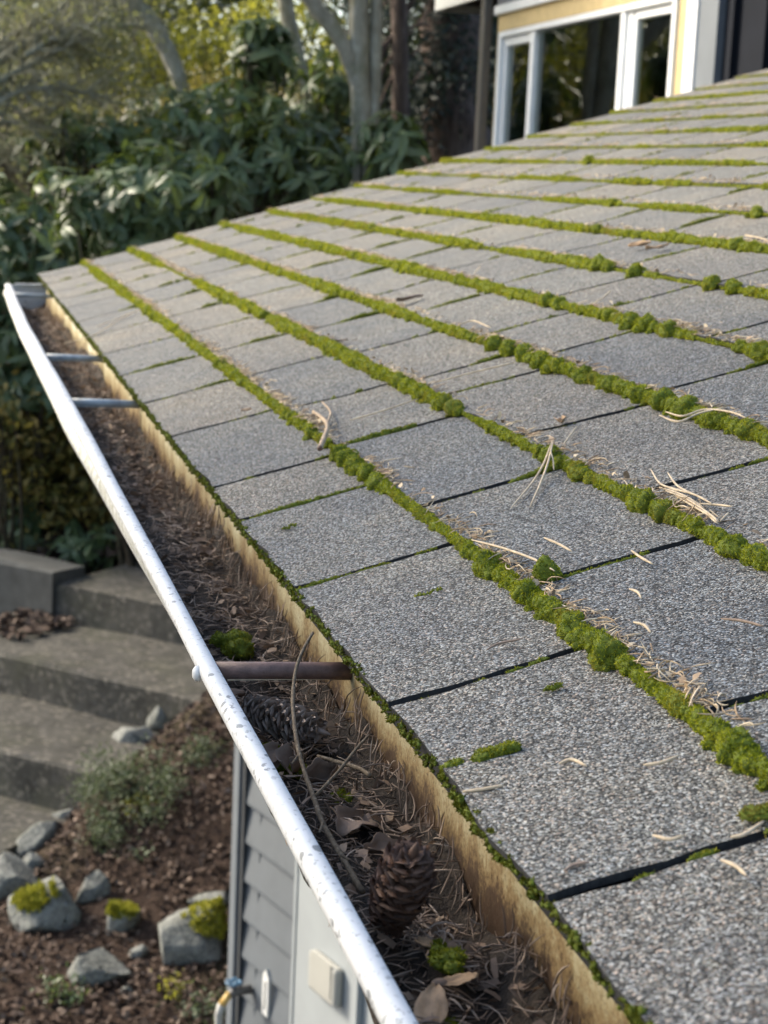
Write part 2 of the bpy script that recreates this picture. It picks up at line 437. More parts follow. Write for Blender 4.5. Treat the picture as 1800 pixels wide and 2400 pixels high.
def m_leaf(name, cols, tc, rough=.42, trans=.22, spec=.45):
    t = NT(name)
    c = t.ramp(t.island(), [(i/(len(cols)-1), q) for i, q in enumerate(cols)])
    c2 = t.mix(1.0, c, t.ramp(t.noise(9, 3), [(.3, .7), (.7, 1.25)]), 'MULTIPLY')
    return t.done(c2, rough, None, spec, trans, tc)
MAT['rhodo'] = m_leaf('rhododendron_leaf', [(.058, .092, .042), (.10, .145, .066), (.085, .13, .055), (.145, .185, .095), (.065, .105, .055)], (.22, .30, .05))
MAT['lime'] = m_leaf('lime_leaf', [(.12, .15, .020), (.21, .23, .03), (.16, .17, .03), (.26, .22, .04), (.09, .12, .022)], (.42, .42, .05), .5, .5)
MAT['olive'] = m_leaf('olive_leaf', [(.10, .11, .045), (.18, .19, .09), (.25, .255, .16), (.12, .13, .055)], (.34, .36, .12), .6, .35)
MAT['gold'] = m_leaf('golden_leaf', [(.085, .10, .03), (.16, .155, .04), (.34, .25, .07), (.07, .085, .03)], (.3, .26, .05), .5, .3)
MAT['fern'] = m_leaf('grey_green_leaf', [(.055, .085, .042), (.10, .135, .075), (.14, .165, .095), (.075, .10, .055)], (.12, .16, .06), .6, .25)
MAT['conifer'] = m_leaf('conifer_needles', [(.016, .026, .018), (.03, .045, .034), (.045, .06, .05)], (.03, .05, .02), .6, .15)
def m_bark(name, a, b, c, sc=(14, 14, 3), moss=0.0):
    t = NT(name)
    col = t.ramp(t.noise(1, 6, .7, vec=t.scale(sc)), [(.3, a), (.5, b), (.7, c)])
    if moss: col = t.mix(t.ramp(t.noise(5, 4), [(.45, 0.0), (.65, moss)]), col, (.11, .125, .055))
    return t.done(col, .9, t.bump(t.noise(1, 6, .7, vec=t.scale(tuple(3*q for q in sc))), .8, .02), .15)
MAT['alder'] = m_bark('pale_grey_bark', (.19, .18, .14), (.33, .32, .26), (.52, .51, .45), (9, 9, 5), .6)
MAT['fir'] = m_bark('furrowed_brown_bark', (.045, .034, .030), (.125, .095, .082), (.22, .175, .15), (22, 22, 4), 0)
MAT['lichen'] = m_bark('lichen_twig', (.20, .19, .14), (.36, .35, .26), (.52, .52, .42), (30, 30, 30), .4)
MAT['log'] = m_bark('mossy_log', (.055, .045, .032), (.13, .105, .08), (.28, .25, .20), (16, 16, 10), .5)
MAT['stem'] = m_bark('dark_stem', (.03, .024, .016), (.06, .048, .034), (.10, .085, .06), (30, 30, 30), .3)
MAT['understory'] = m_leaf('dark_leaf', [(.03, .045, .018), (.055, .075, .03), (.08, .095, .04)], (.12, .15, .03), .6, .2)

# ------------------------------------------------------------------ ground
gx = np.concatenate([np.linspace(-60, -6, 14), np.linspace(-5, 9, 90), np.linspace(10, 60, 14)])
gy = np.concatenate([np.linspace(-30, 1, 10), np.linspace(1.5, 24, 130), np.linspace(26, 110, 18)])
GX, GY = np.meshgrid(gx, gy)
GZ = gz(GX, GY)
tt = (GX-S0[0])*SE[0] + (GY-S0[1])*SE[1]; ss = (GX-S0[0])*SD[0] + (GY-S0[1])*SD[1]
GZ = np.where((tt > -1.35) & (tt < .40) & (ss > -2.4) & (ss < 2.1), GZ-.22, GZ)          # bed of the stairs and path
V = np.stack([GX, GY, GZ], -1).reshape(-1, 3)
ny, nx = GX.shape
idx = np.arange(ny*nx).reshape(ny, nx)
F = np.stack([idx[:-1, :-1], idx[:-1, 1:], idx[1:, 1:], idx[1:, :-1]], -1).reshape(-1, 4)
mk('ground', V, F, MAT['soil'], smooth=True, kind='structure', label='brown bark mulch ground rising into a wooded bank', cat='ground')

# ------------------------------------------------------------------ house with the shingled roof
house = empty('house', (1.6, 1.8, -2.45), 'grey sided house under the low shingled roof', 'house')
RAKE = 14.28*TAB
U_NEAR = -4.0*TAB
NROW = 21
VTOP = NROW*EXP
def roofbox(u0, u1, v0, v1, h0, h1):
    P = []
    for h in (h0, h1):
        for u, v in ((u0, v0), (u1, v0), (u1, v1), (u0, v1)): P.append(RP(u, v, h))
    return np.array(P), [(0,1,2,3), (4,7,6,5), (0,4,5,1), (1,5,6,2), (2,6,7,3), (3,7,4,0)]
V, F = roofbox(U_NEAR, RAKE-.012, .006, VTOP, -.022, 0.0)
roof = mk('roof', V, F, MAT['deck'], house)
V, F = roofbox(RAKE-.034, RAKE-.014, .02, VTOP, -.15, -.0225)
mk('rake_board', V, F, MAT['trim'], house)
MBx = MB(); MBx.box(.022, .042, U_NEAR, RAKE-.036, -.17, -.030)
MBx.build('fascia', MAT['trim'], house)

SLOTS = {0: [-3, -2, -1.02, 0, .96, 1.95, 2.81, 3.36, 4.45, 5.44, 6.44, 7.43, 8.43, 9.43, 10.48, 11.2, 12.01, 12.97, 13.7],
         1: [-2.5, -1.5, -.5, .45, 1.39, 2.34, 3.40, 4.30, 5.32, 6.3, 7.28, 8.3, 9.3, 10.25, 11.2, 12.2, 13.2],
         2: [-2, -1, -.1, .85, 1.80, 2.74, 3.69, 4.13, 5.11, 6.10, 7.1, 8.08, 9.1, 10.1, 11.1, 12.1, 13.1],
         3: [-1.3, -.3, .75, 1.75, 2.78, 3.86, 4.62, 5.72, 6.7, 7.7, 8.7, 9.7, 10.65, 11.7, 12.7, 13.6],
         4: [.3, 1.3, 2.3, 3.3, 4.38, 4.98, 5.80, 6.8, 7.8, 8.75, 9.8, 10.8, 11.8, 12.8, 13.7],
         5: [1.2, 2.2, 3.2, 4.2, 5.23, 6.17, 7.15, 8.2, 9.2, 10.2, 11.2, 12.2, 13.2]}
for k in range(6, NROW):
    st = .5*(k % 2) + random.uniform(-.12, .12)
    SLOTS[k] = [st+i+random.uniform(-.04, .04) for i in range(-1, 15) if st+i < 14.0]
def px_of(P):
    q = (P-CP) @ CR.T
    return 900+FPX*q[:, 0]/q[:, 2], 1200+FPX*q[:, 1]/q[:, 2], q[:, 2]
def tab_geo(u0, u1, k, nu=9, nv=9):
    v0, v1 = k*EXP, (k+1)*EXP+.02
    us = np.linspace(u0, u1, nu); vv = np.linspace(0, 1, nv)
    A, B = np.meshgrid(us, vv)
    v = v0 + B*(v1-v0)
    seed = np.stack([A*3.1+k*7.7, v*9, np.full_like(A, k*1.3)], -1)
    edge = np.where(B == 0, .0016*NZ(np.stack([A*55, v*0+k, A*0], -1)), 0)
    v = v + edge
    side = .0013*NZ2(np.stack([A*0+u0*9, v*110, A*0+k], -1))
    A = A + np.where(np.isclose(A, u0), side, 0) - np.where(np.isclose(A, u1), side, 0)
    curl = (1-B)**2*(.0012*(NZ(seed, .8)+.8))
    h = .0072*(1-B) + .0018*B + .0005*NZ(seed, 2.0) + curl
    if k == 0: h += .002*(1-B)
    top = RP(A, v, h).reshape(-1, 3); bot = RP(A, v, h-.0044).reshape(-1, 3)
    n = nu*nv; ii = np.arange(n).reshape(nv, nu)
    F = [(ii[a, b], ii[a, b+1], ii[a+1, b+1], ii[a+1, b]) for a in range(nv-1) for b in range(nu-1)]
    F = [f[::-1] for f in F]
    rim = list(ii[0, :]) + list(ii[1:, -1]) + list(ii[-1, -2::-1]) + list(ii[-2:0:-1, 0])
    F += [(rim[i], rim[(i+1) % len(rim)], rim[(i+1) % len(rim)]+n, rim[i]+n) for i in range(len(rim))]
    return np.vstack([top, bot]), F
farV, farF = [], []
nsh = 0
for k in range(NROW):
    S = [U_NEAR/TAB] + [s for s in SLOTS[k] if s > U_NEAR/TAB+.15] + [RAKE/TAB]
    for a, b in zip(S[:-1], S[1:]):
        g = .0050 if a > S[0] else 0
        e = .0050 if b < S[-1] else 0
        V, F = tab_geo(a*TAB+g, b*TAB-e + (random.uniform(0, .006) if b == S[-1] else 0), k)
        x, y, d = px_of(V)
        vis = (d > .1) & (x > -500) & (x < 2500) & (y > -100) & (y < 2900)
        if vis.any() and nsh < 300:
            o = mk('shingle', V, F, MAT['shingle'], roof, smooth=False); nsh += 1
            o.data.materials.append(MAT['cut_edge'])
            mi = np.zeros(len(F), np.int32); mi[64:] = 1; o.data.polygons.foreach_set('material_index', mi)
        else:
            bse = len(farV); farV += [tuple(q) for q in V]; farF += [tuple(int(i)+bse for i in f) for f in F]
if farF: mk('shingle_field', np.array(farV), farF, MAT['shingle'], roof, kind='stuff')

# lower wall, seen past the gutter: lap siding, grey corner trim, white door casing
WC = np.array([0.604, 4.40]); WD = np.array([0.2945, -0.9556]); WN = np.array([-WD[1]*-1, 0])  # along wall toward the camera
WD /= np.linalg.norm(WD); WNrm = np.array([WD[1], -WD[0]])                                     # outward (left) normal
if WNrm[0] > 0: WNrm = -WNrm
LAP = 0.1219
def wpt(d, out, z): q = WC + WD*d + WNrm*out; return np.array([q[0], q[1], z])
wallm = MB()
wl_len = 5.2
wallm.add([wpt(d, o, z) for z in (-2.75, -.06) for d, o in ((.02, -.02), (wl_len, -.02), (wl_len, -.12), (.02, -.12))],
          [(0,1,2,3), (4,7,6,5), (0,4,5,1), (1,5,6,2), (2,6,7,3), (3,7,4,0)])
wall = wallm.build('wall', MAT['siding'], house)
z_ref = -1.772
for i in range(-7, 14):
    z0 = z_ref - i*LAP if False else z_ref + (6-i)*LAP - 6*LAP + 0*LAP
for i in range(-8, 15):
    zb = z_ref + i*LAP
    if zb < -2.72 or zb > -.25: continue
    P = []
    for d in (.048, .372):
        P += [wpt(d, -.019, zb), wpt(d, .010, zb), wpt(d, .010, zb+.010), wpt(d, -.006, zb+LAP+.004), wpt(d, -.019, zb+LAP+.004)]
    F = [(j, (j+1) % 5, (j+1) % 5+5, j+5) for j in range(5)] + [(4,3,2,1,0), (5,6,7,8,9)]
    mk('siding_board', np.array(P), F, MAT['siding'], wall)
t = MB()
for (d0, d1, o0, o1) in ((-.018, .022, -.03, .024),):
    t.add([wpt(d, o, z) for z in (-2.75, -.2) for d, o in ((d0, o0), (d1, o0), (d1, o1), (d0, o1))],
          [(0,1,2,3), (4,7,6,5), (0,4,5,1), (1,5,6,2), (2,6,7,3), (3,7,4,0)])
t.build('corner_trim', MAT['trim'], wall, bevel=.003)
t = MB().add([wpt(d, o, z) for z in (-2.75, -.2) for d, o in ((.0225, -.02), (.046, -.02), (.046, .0155), (.0225, .0155))],
             [(0,1,2,3), (4,7,6,5), (0,4,5,1), (1,5,6,2), (2,6,7,3), (3,7,4,0)])
t.build('trim_reveal', MAT['trim_side'], wall)
def wbox(name, d0, d1, o0, o1, z0, z1, m, bev=0.0, parent=None):
    b = MB().add([wpt(d, o, z) for z in (z0, z1) for d, o in ((d0, o0), (d1, o0), (d1, o1), (d0, o1))],
             [(0,1,2,3), (4,7,6,5), (0,4,5,1), (1,5,6,2), (2,6,7,3), (3,7,4,0)])
    return b.build(name, m, parent or wall, bevel=bev)
wbox('door_casing', .376, .392, -.019, .016, -2.74, -.2, MAT['casing'], .002)
wbox('door_casing', .3925, .74, -.019, .012, -2.74, -.2, MAT['casing'], .002)
wbox('door_casing', .7405, .77, -.019, .026, -2.74, -.2, MAT['casing'], .002)
wbox('door', .771, 1.70, -.019, .006, -2.70, -.3, MAT['casing'], .002)
def onW(x, y, out=0.0):
    v = ray(x, y); n3 = np.array([WNrm[0], WNrm[1], 0]); q0 = np.array([WC[0], WC[1], 0]) + n3*out
    p = CP + v*(((q0-CP)@n3)/(v@n3)); return float((p[:2]-WC)@WD), float(p[2])
d0_, zt_ = onW(722, 2225, .042); d1_, zb_ = onW(782, 2350, .042)
sensor = wbox('motion_sensor', d0_, d1_, .0122, .042, zb_-.02, zt_, MAT['sensor'], .010)
wbox('sensor_window', d0_+.02, d1_-.02, .0425, .0445, zb_+.0, zb_+.10, MAT['sensor'], .0006, sensor)
# end wall under the rake
w2 = MB().box(.64, 5.2, 4.28, 4.395, -2.75, -.06)
w2.build('end_wall', MAT['siding'], house)
# sill box sitting on the corner
c = wpt(-.035, .02, -1.265)
t = MB().add([c+np.array(q) for q in ((-.05,-.06,.02),(.05,-.07,-.05),(.05,.06,-.05),(-.05,.06,.02),(-.055,-.06,.22),(.05,-.07,.22),(.05,.06,.22),(-.055,.06,.22))],
             [(0,3,2,1),(4,5,6,7),(0,1,5,4),(1,2,6,5),(2,3,7,6),(3,0,4,7)])
t.build('barge_board_end', MAT['trim'], house, bevel=.003)

# hose tap on the wall
tap = empty('hose_tap', wpt(.10, .02, -2.30), 'blue handled brass hose tap on the grey siding', 'tap')
td_, tz_ = onW(587, 2318, .012); tb = wpt(td_, .012, tz_)
o3 = np.array([WNrm[0], WNrm[1], 0]); d3 = np.array([WD[0], WD[1], 0]); up3 = np.array([0, 0, 1.])
MB().tube([tb, tb+o3*.055, tb+o3*.07+up3*-.004], [.014, .013, .012], 12).build('pipe', MAT['pipe'], tap, smooth=True)
hb = tb+o3*.055
MB().tube([hb, hb+up3*.02-d3*.004], [.009, .006], 10).build('stem', MAT['pipe'], tap, smooth=True)
hv = MB()
hc = hb+up3*.030-d3*.006
ring = [hc + .021*(math.cos(a)*o3+math.sin(a)*d3) + up3*.003*math.sin(5*a) for a in np.linspace(0, 2*math.pi, 21)]
hv.tube(ring, .0045, 6, cap=False)
for a in np.linspace(0, 2*math.pi, 6)[:-1]: hv.tube([hc, hc+.02*(math.cos(a)*o3+math.sin(a)*d3)], .0032, 5)
hv.build('handle', MAT['blue_handle'], tap, smooth=True)
e = tb+o3*.068
MB().tube([e, e+o3*.022-up3*.035-d3*.008], [.011, .0125], 12).build('spout', MAT['brass'], tap, smooth=True)
e2 = e+o3*.022-up3*.035-d3*.008
MB().tube([e2, e2+o3*.008-up3*.03-d3*.003, e2+o3*.004-up3*.16, e2+o3*.0-up3*.30], [.014, .013, .011, .011], 12).build('hose_end', MAT['sensor'], tap, smooth=True)
pl = MB()
pd_, pz_ = onW(625, 2334, .012); pc = wpt(pd_, .012, pz_)
for (da, db, za, zb_) in ((-.018, -.007, -.045, .045), (.007, .018, -.045, .045), (-.018, .018, .045, .062), (-.018, .018, -.06, -.045)):
    pl.add([pc+d3*d+o3*o+up3*z for z in (za, zb_) for d, o in ((da, -.002), (db, -.002), (db, .006), (da, .006))],
           [(0,1,2,3), (4,7,6,5), (0,4,5,1), (1,5,6,2), (2,6,7,3), (3,7,4,0)])
pl.add([pc+d3*d+o3*o+up3*z for d, o, z in ((-.018,-.002,.062),(.018,-.002,.062),(0,-.002,.085),(-.018,.006,.062),(.018,.006,.062),(0,.006,.085))],
       [(0,1,2),(5,4,3),(0,3,4,1),(1,4,5,2),(2,5,3,0)])
pl.build('wall_bracket', MAT['putty'], house)

# ------------------------------------------------------------------ gutter
GY0, GY1 = -1.32, 4.645
gut = empty('rain_gutter', (-.04, 1.6, -.12), 'speckled white metal gutter full of needles along the roof edge', 'gutter')
def bow(y): return float(np.interp(y, [-1.3, -.3, .1, .5, 1.1, 2.0, 2.7, 3.4, 4.1, 4.6], [.006, .0045, .0025, .0008, 0, -.0010, -.0030, -.0042, -.0015, .0015])) + .0003*math.sin(9*y)
def sag(y): return .0015*math.sin(y*.9+1.0) - .001*math.sin(2.3*y)
def extrude(prof, ys, closed=False, shift=True):
    V = []; n = len(prof)
    for y in ys:
        for x, z in prof:
            w = max(0, min(1, (.02-x)/.1)) if shift else 0
            V.append((x+bow(y)*w, y, z+sag(y)*w))
    F = []
    for i in range(len(ys)-1):
        for j in range(n if closed else n-1):
            a, b = i*n+j, i*n+(j+1) % n
            F.append((a, a+n, b+n, b))
    if closed: F.append(tuple(range(n))); F.append(tuple((len(ys)-1)*n+j for j in range(n-1, -1, -1)))
    return np.array(V), F
ys = np.linspace(GY0, GY1, 70)
def offset_loop(prof, t):
    P = np.array(prof); n = len(P); out = []
    for i in range(n):
        d = P[min(i+1, n-1)] - P[max(i-1, 0)]; d /= np.linalg.norm(d); out.append(P[i]+t*np.array([-d[1], d[0]]))
    return list(map(tuple, P)) + list(map(tuple, out[::-1]))
lip = [(-.0842, -.0330), (-.0836, -.0270), (-.0842, -.0222), (-.0856, -.0202), (-.0905, -.0194), (-.0948, -.0200), (-.0966, -.0222), (-.0971, -.0265), (-.0962, -.0305), (-.0940, -.0330)]
V, F = extrude(offset_loop(lip, .0013), ys, True)
V[:, 0] -= .0055*np.clip((V[:, 1]-.8)/1.2, 0, 1)*np.clip((-.0842-V[:, 0])/.0125, 0, 1)
mk('rolled_lip', V, F, MAT['gutter'], gut, smooth=True)
front = [(-.0932, -.0335), (-.0895, -.0390), (-.0845, -.0500), (-.0785, -.0620), (-.0720, -.0740), (-.0655, -.0860), (-.0590, -.0980), (-.0540, -.1085), (-.0500, -.1160), (-.0470, -.119), (.016, -.119)]
V, F = extrude(offset_loop(front, .0012), ys, True)
V[:, 0] -= .0210*np.clip((V[:, 1]-.7)/1.2, 0, 1)*np.clip((-.0335-V[:, 2])/.008, 0, 1)*np.clip((-.03-V[:, 0])/.04, 0, 1)
mk('front_face', V, F, MAT['gutter_grime'], gut, smooth=True)
back = [(.0175, -.119), (.0175, -.10), (.0175, -.08), (.0175, -.06), (.0175, -.04), (.0175, -.0175), (.0205, -.0175), (.0205, -.119)]
V, F = extrude(back, np.linspace(GY0, GY1, 220), True, False)
V = np.array(V); V[:, 0] += np.where(V[:, 0] < .019, .0016*NZ(V*np.array([0, 16, 30]))*np.clip((-.03-V[:, 2])/.05, 0, 1), 0)
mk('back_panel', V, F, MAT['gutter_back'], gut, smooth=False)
cap = [(-.0842, -.0225), (-.0900, -.0190), (-.0966, -.025), (-.0975, -.0435), (-.0995, -.058), (-.088, -.073), (-.0745, -.090), (-.070, -.119), (.0215, -.119), (.0215, -.016)]
V = [(x+bow(GY1), y, z) for y in (GY1+.0005, GY1+.0025) for x, z in cap]; n = len(cap)
F = [tuple(range(n)), tuple(range(2*n-1, n-1, -1))] + [(j, (j+1) % n, (j+1) % n+n, j+n) for j in range(n)]
capo = mk('end_cap', np.array(V), [f[::-1] for f in F], MAT['gutter'], gut)
MB().box(-.072, .016, GY1-.016, GY1-.0005, -.0215, -.0185).build('cap_flange', MAT['gutter'], capo)
for (uy, m, r) in ((.513, 'rust_tube', .0066), (2.03, 'steel_tube', .0062), (2.705, 'steel_tube', .0062), (4.332, 'steel_tube', .0056), (-.62, 'steel_tube', .0062)):
    z = -.0285+sag(uy)
    h = mk('ferrule', *tube([(-.0845+bow(uy), uy, z+.001), (-.04, uy, z), (.0, uy, z-.001), (.0172, uy, z-.0015)], [r, r, r*1.0, r*1.02], 14), MAT[m], gut, smooth=True)
    mk('seam', *tube([(-.076+bow(uy), uy-.003, z-.0052), (.014, uy-.003, z-.0062)], [.0009, .0009], 5), MAT['needle'] if m == 'rust_tube' else MAT['steel_tube'], h)
    x0 = -.0971+bow(uy)
    mk('spike_head', *tube([(x0+.001, uy, z-.001), (x0-.0022, uy, z-.001), (x0-.0042, uy, z-.001)], [.0062, .0058, .003], 12), MAT['gutter'], gut, smooth=True)

# ------------------------------------------------------------------ moss on the roof
def needle_tpl(bend, n=4, seg=4, taper=True):
    P = [(x, 0, bend*4*x*(1-x)) for x in np.linspace(0, 1, seg+1)]
    r = [.5*(1-.75*abs(2*t-1)**3) for t in np.linspace(0, 1, seg+1)]
    V, F = [], []
    for p, q in zip(P, r):
        for k in range(3):
            a = 2*math.pi*k/3; V.append((p[0], q*math.cos(a), q*math.sin(a)))
    z = np.repeat(np.array([p[2] for p in P]), 3)
    for i in range(seg):
        for k in range(3):
            a, b = i*3+k, i*3+(k+1) % 3; F.append((a, b, b+3, a+3))
    V = np.array(V); return V, z, np.array(F)
def needles(loc, rot, L, R, bend):
    """curved needles; x axis = length"""
    V0, zc, F0 = needle_tpl(1.0); n = len(loc)
    L, R, bend = (np.broadcast_to(np.asarray(q, float), (n,)) for q in (L, R, bend))
    T = np.empty((n, len(V0), 3))
    T[:, :, 0] = (V0[None, :, 0]-.5)*L[:, None]
    T[:, :, 1] = V0[None, :, 1]*2*R[:, None] + zc[None]*(bend*L)[:, None]
    T[:, :, 2] = V0[None, :, 2]*2*R[:, None]
    V = np.einsum('nij,nkj->nki', rot, T) + loc[:, None, :]
    F = F0[None] + (np.arange(n)*len(V0))[:, None, None]
    return V.reshape(-1, 3), F.reshape(-1, 4)
FUZ_V = np.array([(-.5, 0, 0), (.5, 0, 0), (0, .22, 1.0)]); FUZ_F = np.array([(0, 1, 2)])
RFRAME = np.stack([EU, EV, EN], 1)        # columns: along eave, up slope, normal
def moss_blobs(B, frame3=RFRAME, fuzz=1.0):
    """B rows: centre xyz (world), semi-axes (a,b,c) -> solid lumps + fuzz, two meshes"""
    parts = []; fl, fd, fs = [], [], []
    for b in B:
        c = np.array(b[:3]); ax = np.array(b[3:6]); dist = np.linalg.norm(c-CP)
        sub = 3 if dist < 2.0 and ax.max() > .006 else (2 if dist < 3.6 and ax.max() > .0024 else 1)
        V0, F0 = ICO[sub]
        ns = 1 + .11*NZ(V0*2.0 + c*140)[:, None] + .07*NZ2(V0*5.0 + c*90)[:, None]
        V = (V0*ns*ax) @ frame3.T + c
        parts.append((V, F0))
        if fuzz:
            area = 4*math.pi*((ax[0]*ax[1])**1.6/3+(ax[0]*ax[2])**1.6/3+(ax[1]*ax[2])**1.6/3)**(1/1.6)
            size = .0013 if dist < 2.0 else (.0018 if dist < 3.2 else .0028)
            nf = int(fuzz*.75*area/(size*size*.55))
            d = rng.normal(size=(nf, 3)); d /= np.linalg.norm(d, axis=1, keepdims=True)
            d = d[d[:, 2] > -.45]
            nn = 1 + .11*NZ(d*2.0 + c*140)[:, None] + .07*NZ2(d*5.0 + c*90)[:, None]
            fl.append((d*nn*ax*.97) @ frame3.T + c)
            nr = d/ax; nr /= np.linalg.norm(nr, axis=1, keepdims=True)
            fd.append((nr + .45*rng.normal(size=nr.shape)) @ frame3.T)
            fs.append(np.full(len(d), size)*rng.uniform(.6, 1.5, len(d)))
    V, F = merge(parts)
    L = np.vstack(fl); D = np.vstack(fd); S = np.concatenate(fs)
    scl = np.stack([S*.85, S, S*1.25], 1)
    V2, F2 = scatter(FUZ_V, FUZ_F, L, rots(D), scl)
    global NSOLID; NSOLID = len(F)
    return merge([(V, F), (V2, F2)])
def moss_obj(name, V, F, m, **k):
    ns = NSOLID
    o = mk(name, V, F, MAT['moss_core'], smooth=True, **k)
    o.data.materials.append(MAT[m])
    mi = np.zeros(len(F), np.int32); mi[ns:] = 1; o.data.polygons.foreach_set('material_index', mi)
    return o
BASE = {1: .0062, 2: .0062, 3: .0060, 4: .0060, 5: .0058, 6: .0054, 7: .0050, 8: .0056, 9: .0054, 10: .0048, 11: .0050, 12: .0046, 13: .0044, 14: .0042, 15: .004, 16: .004, 17: .0036, 18: .0035, 19: .0035}
BIG = {1: [(3.28, .012), (3.16, .0135), (3.03, .0145), (2.88, .0135), (2.75, .012), (1.62, .0150), (1.34, .0125), (1.05, .0125), (.83, .0145), (.27, .0135), (8.9, .013), (5.9, .012), (-.2, .012)],
       2: [(4.02, .012), (3.86, .0125), (3.55, .0135), (3.40, .0125), (2.42, .0125), (2.2, .0115), (1.72, .0130), (1.60, .0130), (1.2, .0115), (7.1, .012)],
       3: [(4.32, .0145), (4.12, .0145), (3.95, .0145), (3.75, .013), (3.55, .0135), (3.3, .013), (3.05, .0125), (2.8, .014), (2.62, .0145), (2.45, .0150), (2.25, .013), (2.05, .0125), (9.3, .012), (7.2, .012)],
       4: [(4.92, .014), (4.78, .012), (4.2, .0115), (3.95, .014), (3.8, .0135), (3.6, .0125), (2.85, .0150), (2.7, .0135), (6.3, .012), (8.6, .012)],
       5: [(5.42, .0155), (5.32, .0135), (4.98, .0145), (4.2, .0135), (4.0, .0125), (9.9, .013), (11.2, .012)],
       6: [(6.6, .012), (4.9, .013), (4.75, .012), (8.1, .012)], 7: [(7.5, .0125), (5.6, .012)], 8: [(8.2, .0115)], 9: [(10.2, .0165), (12.3, .011)]}
GAPS = {1: [(3.37, 3.50), (6.95, 7.08)], 2: [(6.98, 7.1)], 3: [(1.2, 1.4)], 4: [(3.05, 3.4)]}
ORD = ['first', 'second', 'third', 'fourth', 'fifth', 'sixth', 'seventh', 'eighth', 'ninth', 'tenth', 'eleventh', 'twelfth', 'thirteenth', 'fourteenth', 'fifteenth', 'sixteenth', 'seventeenth', 'eighteenth', 'nineteenth']
litL, litD, litS = [], [], []
for k in range(1, 19):
    u = U_NEAR/TAB + .8 if k < 3 else max(-1.0, .55*k-2.0)
    B = []
    while u < 14.22:
        nzv = NZ(np.array([u*1.7, k*5.1, 0.]))+.6*NZ2(np.array([u*5.3, k*2.7, 1.]))
        r = BASE[k]*(.86 + .20*nzv + .14*rng.normal())
        thr = -1.9 if k <= 4 else (-.75 if k <= 6 else (-.15 if k <= 9 else .1))
        if k > 9 : r *= .9
        if k == 1 and u < .75: r *= .72
        if k <= 6: r *= float(np.interp(u, [0, 3, 5, 8, 14], [1, 1, 1.12, 1.4, 1.5] if k <= 4 else [1, 1, 1.05, 1.2, 1.3]))
        gap = nzv < thr or any(a < u < b for a, b in GAPS.get(k, []))
        r = max(.0026, min(r, .0118))
        if gap:
            r = .0024
        dm = u*TAB
        vv = k*EXP - r*(.45+.15*rng.normal())
        B.append((*RP(dm, vv, .0022+.0018+r*.40), r*rng.uniform(1.0, 1.5), r*rng.uniform(.85, 1.05), r*rng.uniform(.8, 1.05)))
        if not gap and rng.random() < .45:      # small satellite tufts
            B.append((*RP(dm+rng.normal()*.006, vv-rng.uniform(.3, 1.2)*r, .003+r*.1), r*.6, r*.5, r*.45))
        u += r*rng.uniform(.85, 1.35)/TAB if not gap else .0055/TAB
    for (uu, r) in BIG.get(k, []):
        r = r*.80
        B.append((*RP(uu*TAB, k*EXP-r*.55, .003+r*.55), r*rng.uniform(.95, 1.2), r, r*.98))
        for _ in range(3):
            q = r*rng.uniform(.5, .75)
            B.append((*RP(uu*TAB+rng.normal()*r*.9, k*EXP-r*.5+rng.normal()*r*.4, .003+r*.35), q*1.2, q, q*.9))
    if k == 1: B += [(*RP(1.395*TAB, EXP*1.115, .012), .0095, .0095, .0105), (*RP(1.42*TAB, EXP*1.16, .010), .006, .006, .007)]
    V, F = moss_blobs(B)
    moss_obj('moss_band', V, F, 'moss', group='bands of moss along the shingle courses',
       label='cushioned green moss band along the %s shingle step up from the gutter' % ORD[k-1], cat='moss')
    # straw-coloured needles caught on the uphill side of the band
    nn = int({1: 2600, 2: 2600, 3: 2600, 4: 2200, 5: 1900, 6: 1500}.get(k, max(300, 1300-60*k)))
    uu = rng.uniform(max(-.6, .55*k-2.2), 14.2, nn)
    keep = rng.random(nn) < np.clip(.5+.6*NZ(np.stack([uu*3.3, uu*0+k*3, uu*0], -1)), .08, 1); uu = uu[keep]
    n2 = len(uu)
    v_ = k*EXP + np.abs(rng.normal(0, .009, n2)) + .001
    h_ = .0075 + rng.uniform(0, .009, n2)*np.exp(-((v_-k*EXP)/.012)**2) + .001
    litL.append(RP(uu*TAB, v_, h_))
    a = rng.normal(0, .75, n2) + np.where(rng.random(n2) < .25, 1.5, 0); tl = rng.normal(0, .16, n2)
    litD.append(np.cos(a)[:, None]*EU + np.sin(a)[:, None]*EV + tl[:, None]*EN)
    litS.append(rng.uniform(.008, .024, n2))
L = np.vstack(litL); D = np.vstack(litD); S = np.concatenate(litS)
Rm = rots_x(D, np.repeat(EN[None], len(D), 0) + .6*rng.normal(size=D.shape))
V, F = needles(L, Rm, S, .00052+.0002*rng.random(len(S)), rng.normal(0, .16, len(S)))
mk('needle_litter', V, F, MAT['needle'], kind='stuff', label='straw coloured dead needles caught along the moss bands', cat='needles', smooth=True)

n = 900
k_ = rng.integers(1, 9, n); uu = rng.uniform(.5, 14.1, n); vv = k_*EXP + np.abs(rng.normal(0, .007, n)) + .002
q = np.array([(-.5, -.5, 0), (.1, -.6, .15), (.5, -.2, 0), (.4, .45, .05), (-.1, .5, .2), (-.5, .3, .05)])
V, F = scatter(q, np.array([(0, 1, 4, 5), (1, 2, 3, 4)]), RP(uu*TAB, vv, .0105+.006*rng.random(n)), rots(EN[None]+.7*rng.normal(size=(n, 3))),
               np.stack([rng.uniform(.003, .010, n), rng.uniform(.002, .005, n), rng.uniform(.003, .008, n)], 1))
mk('bud_scales', V, F, MAT['needle'], kind='stuff', label='pale papery bud scales caught above the moss bands', cat='debris')
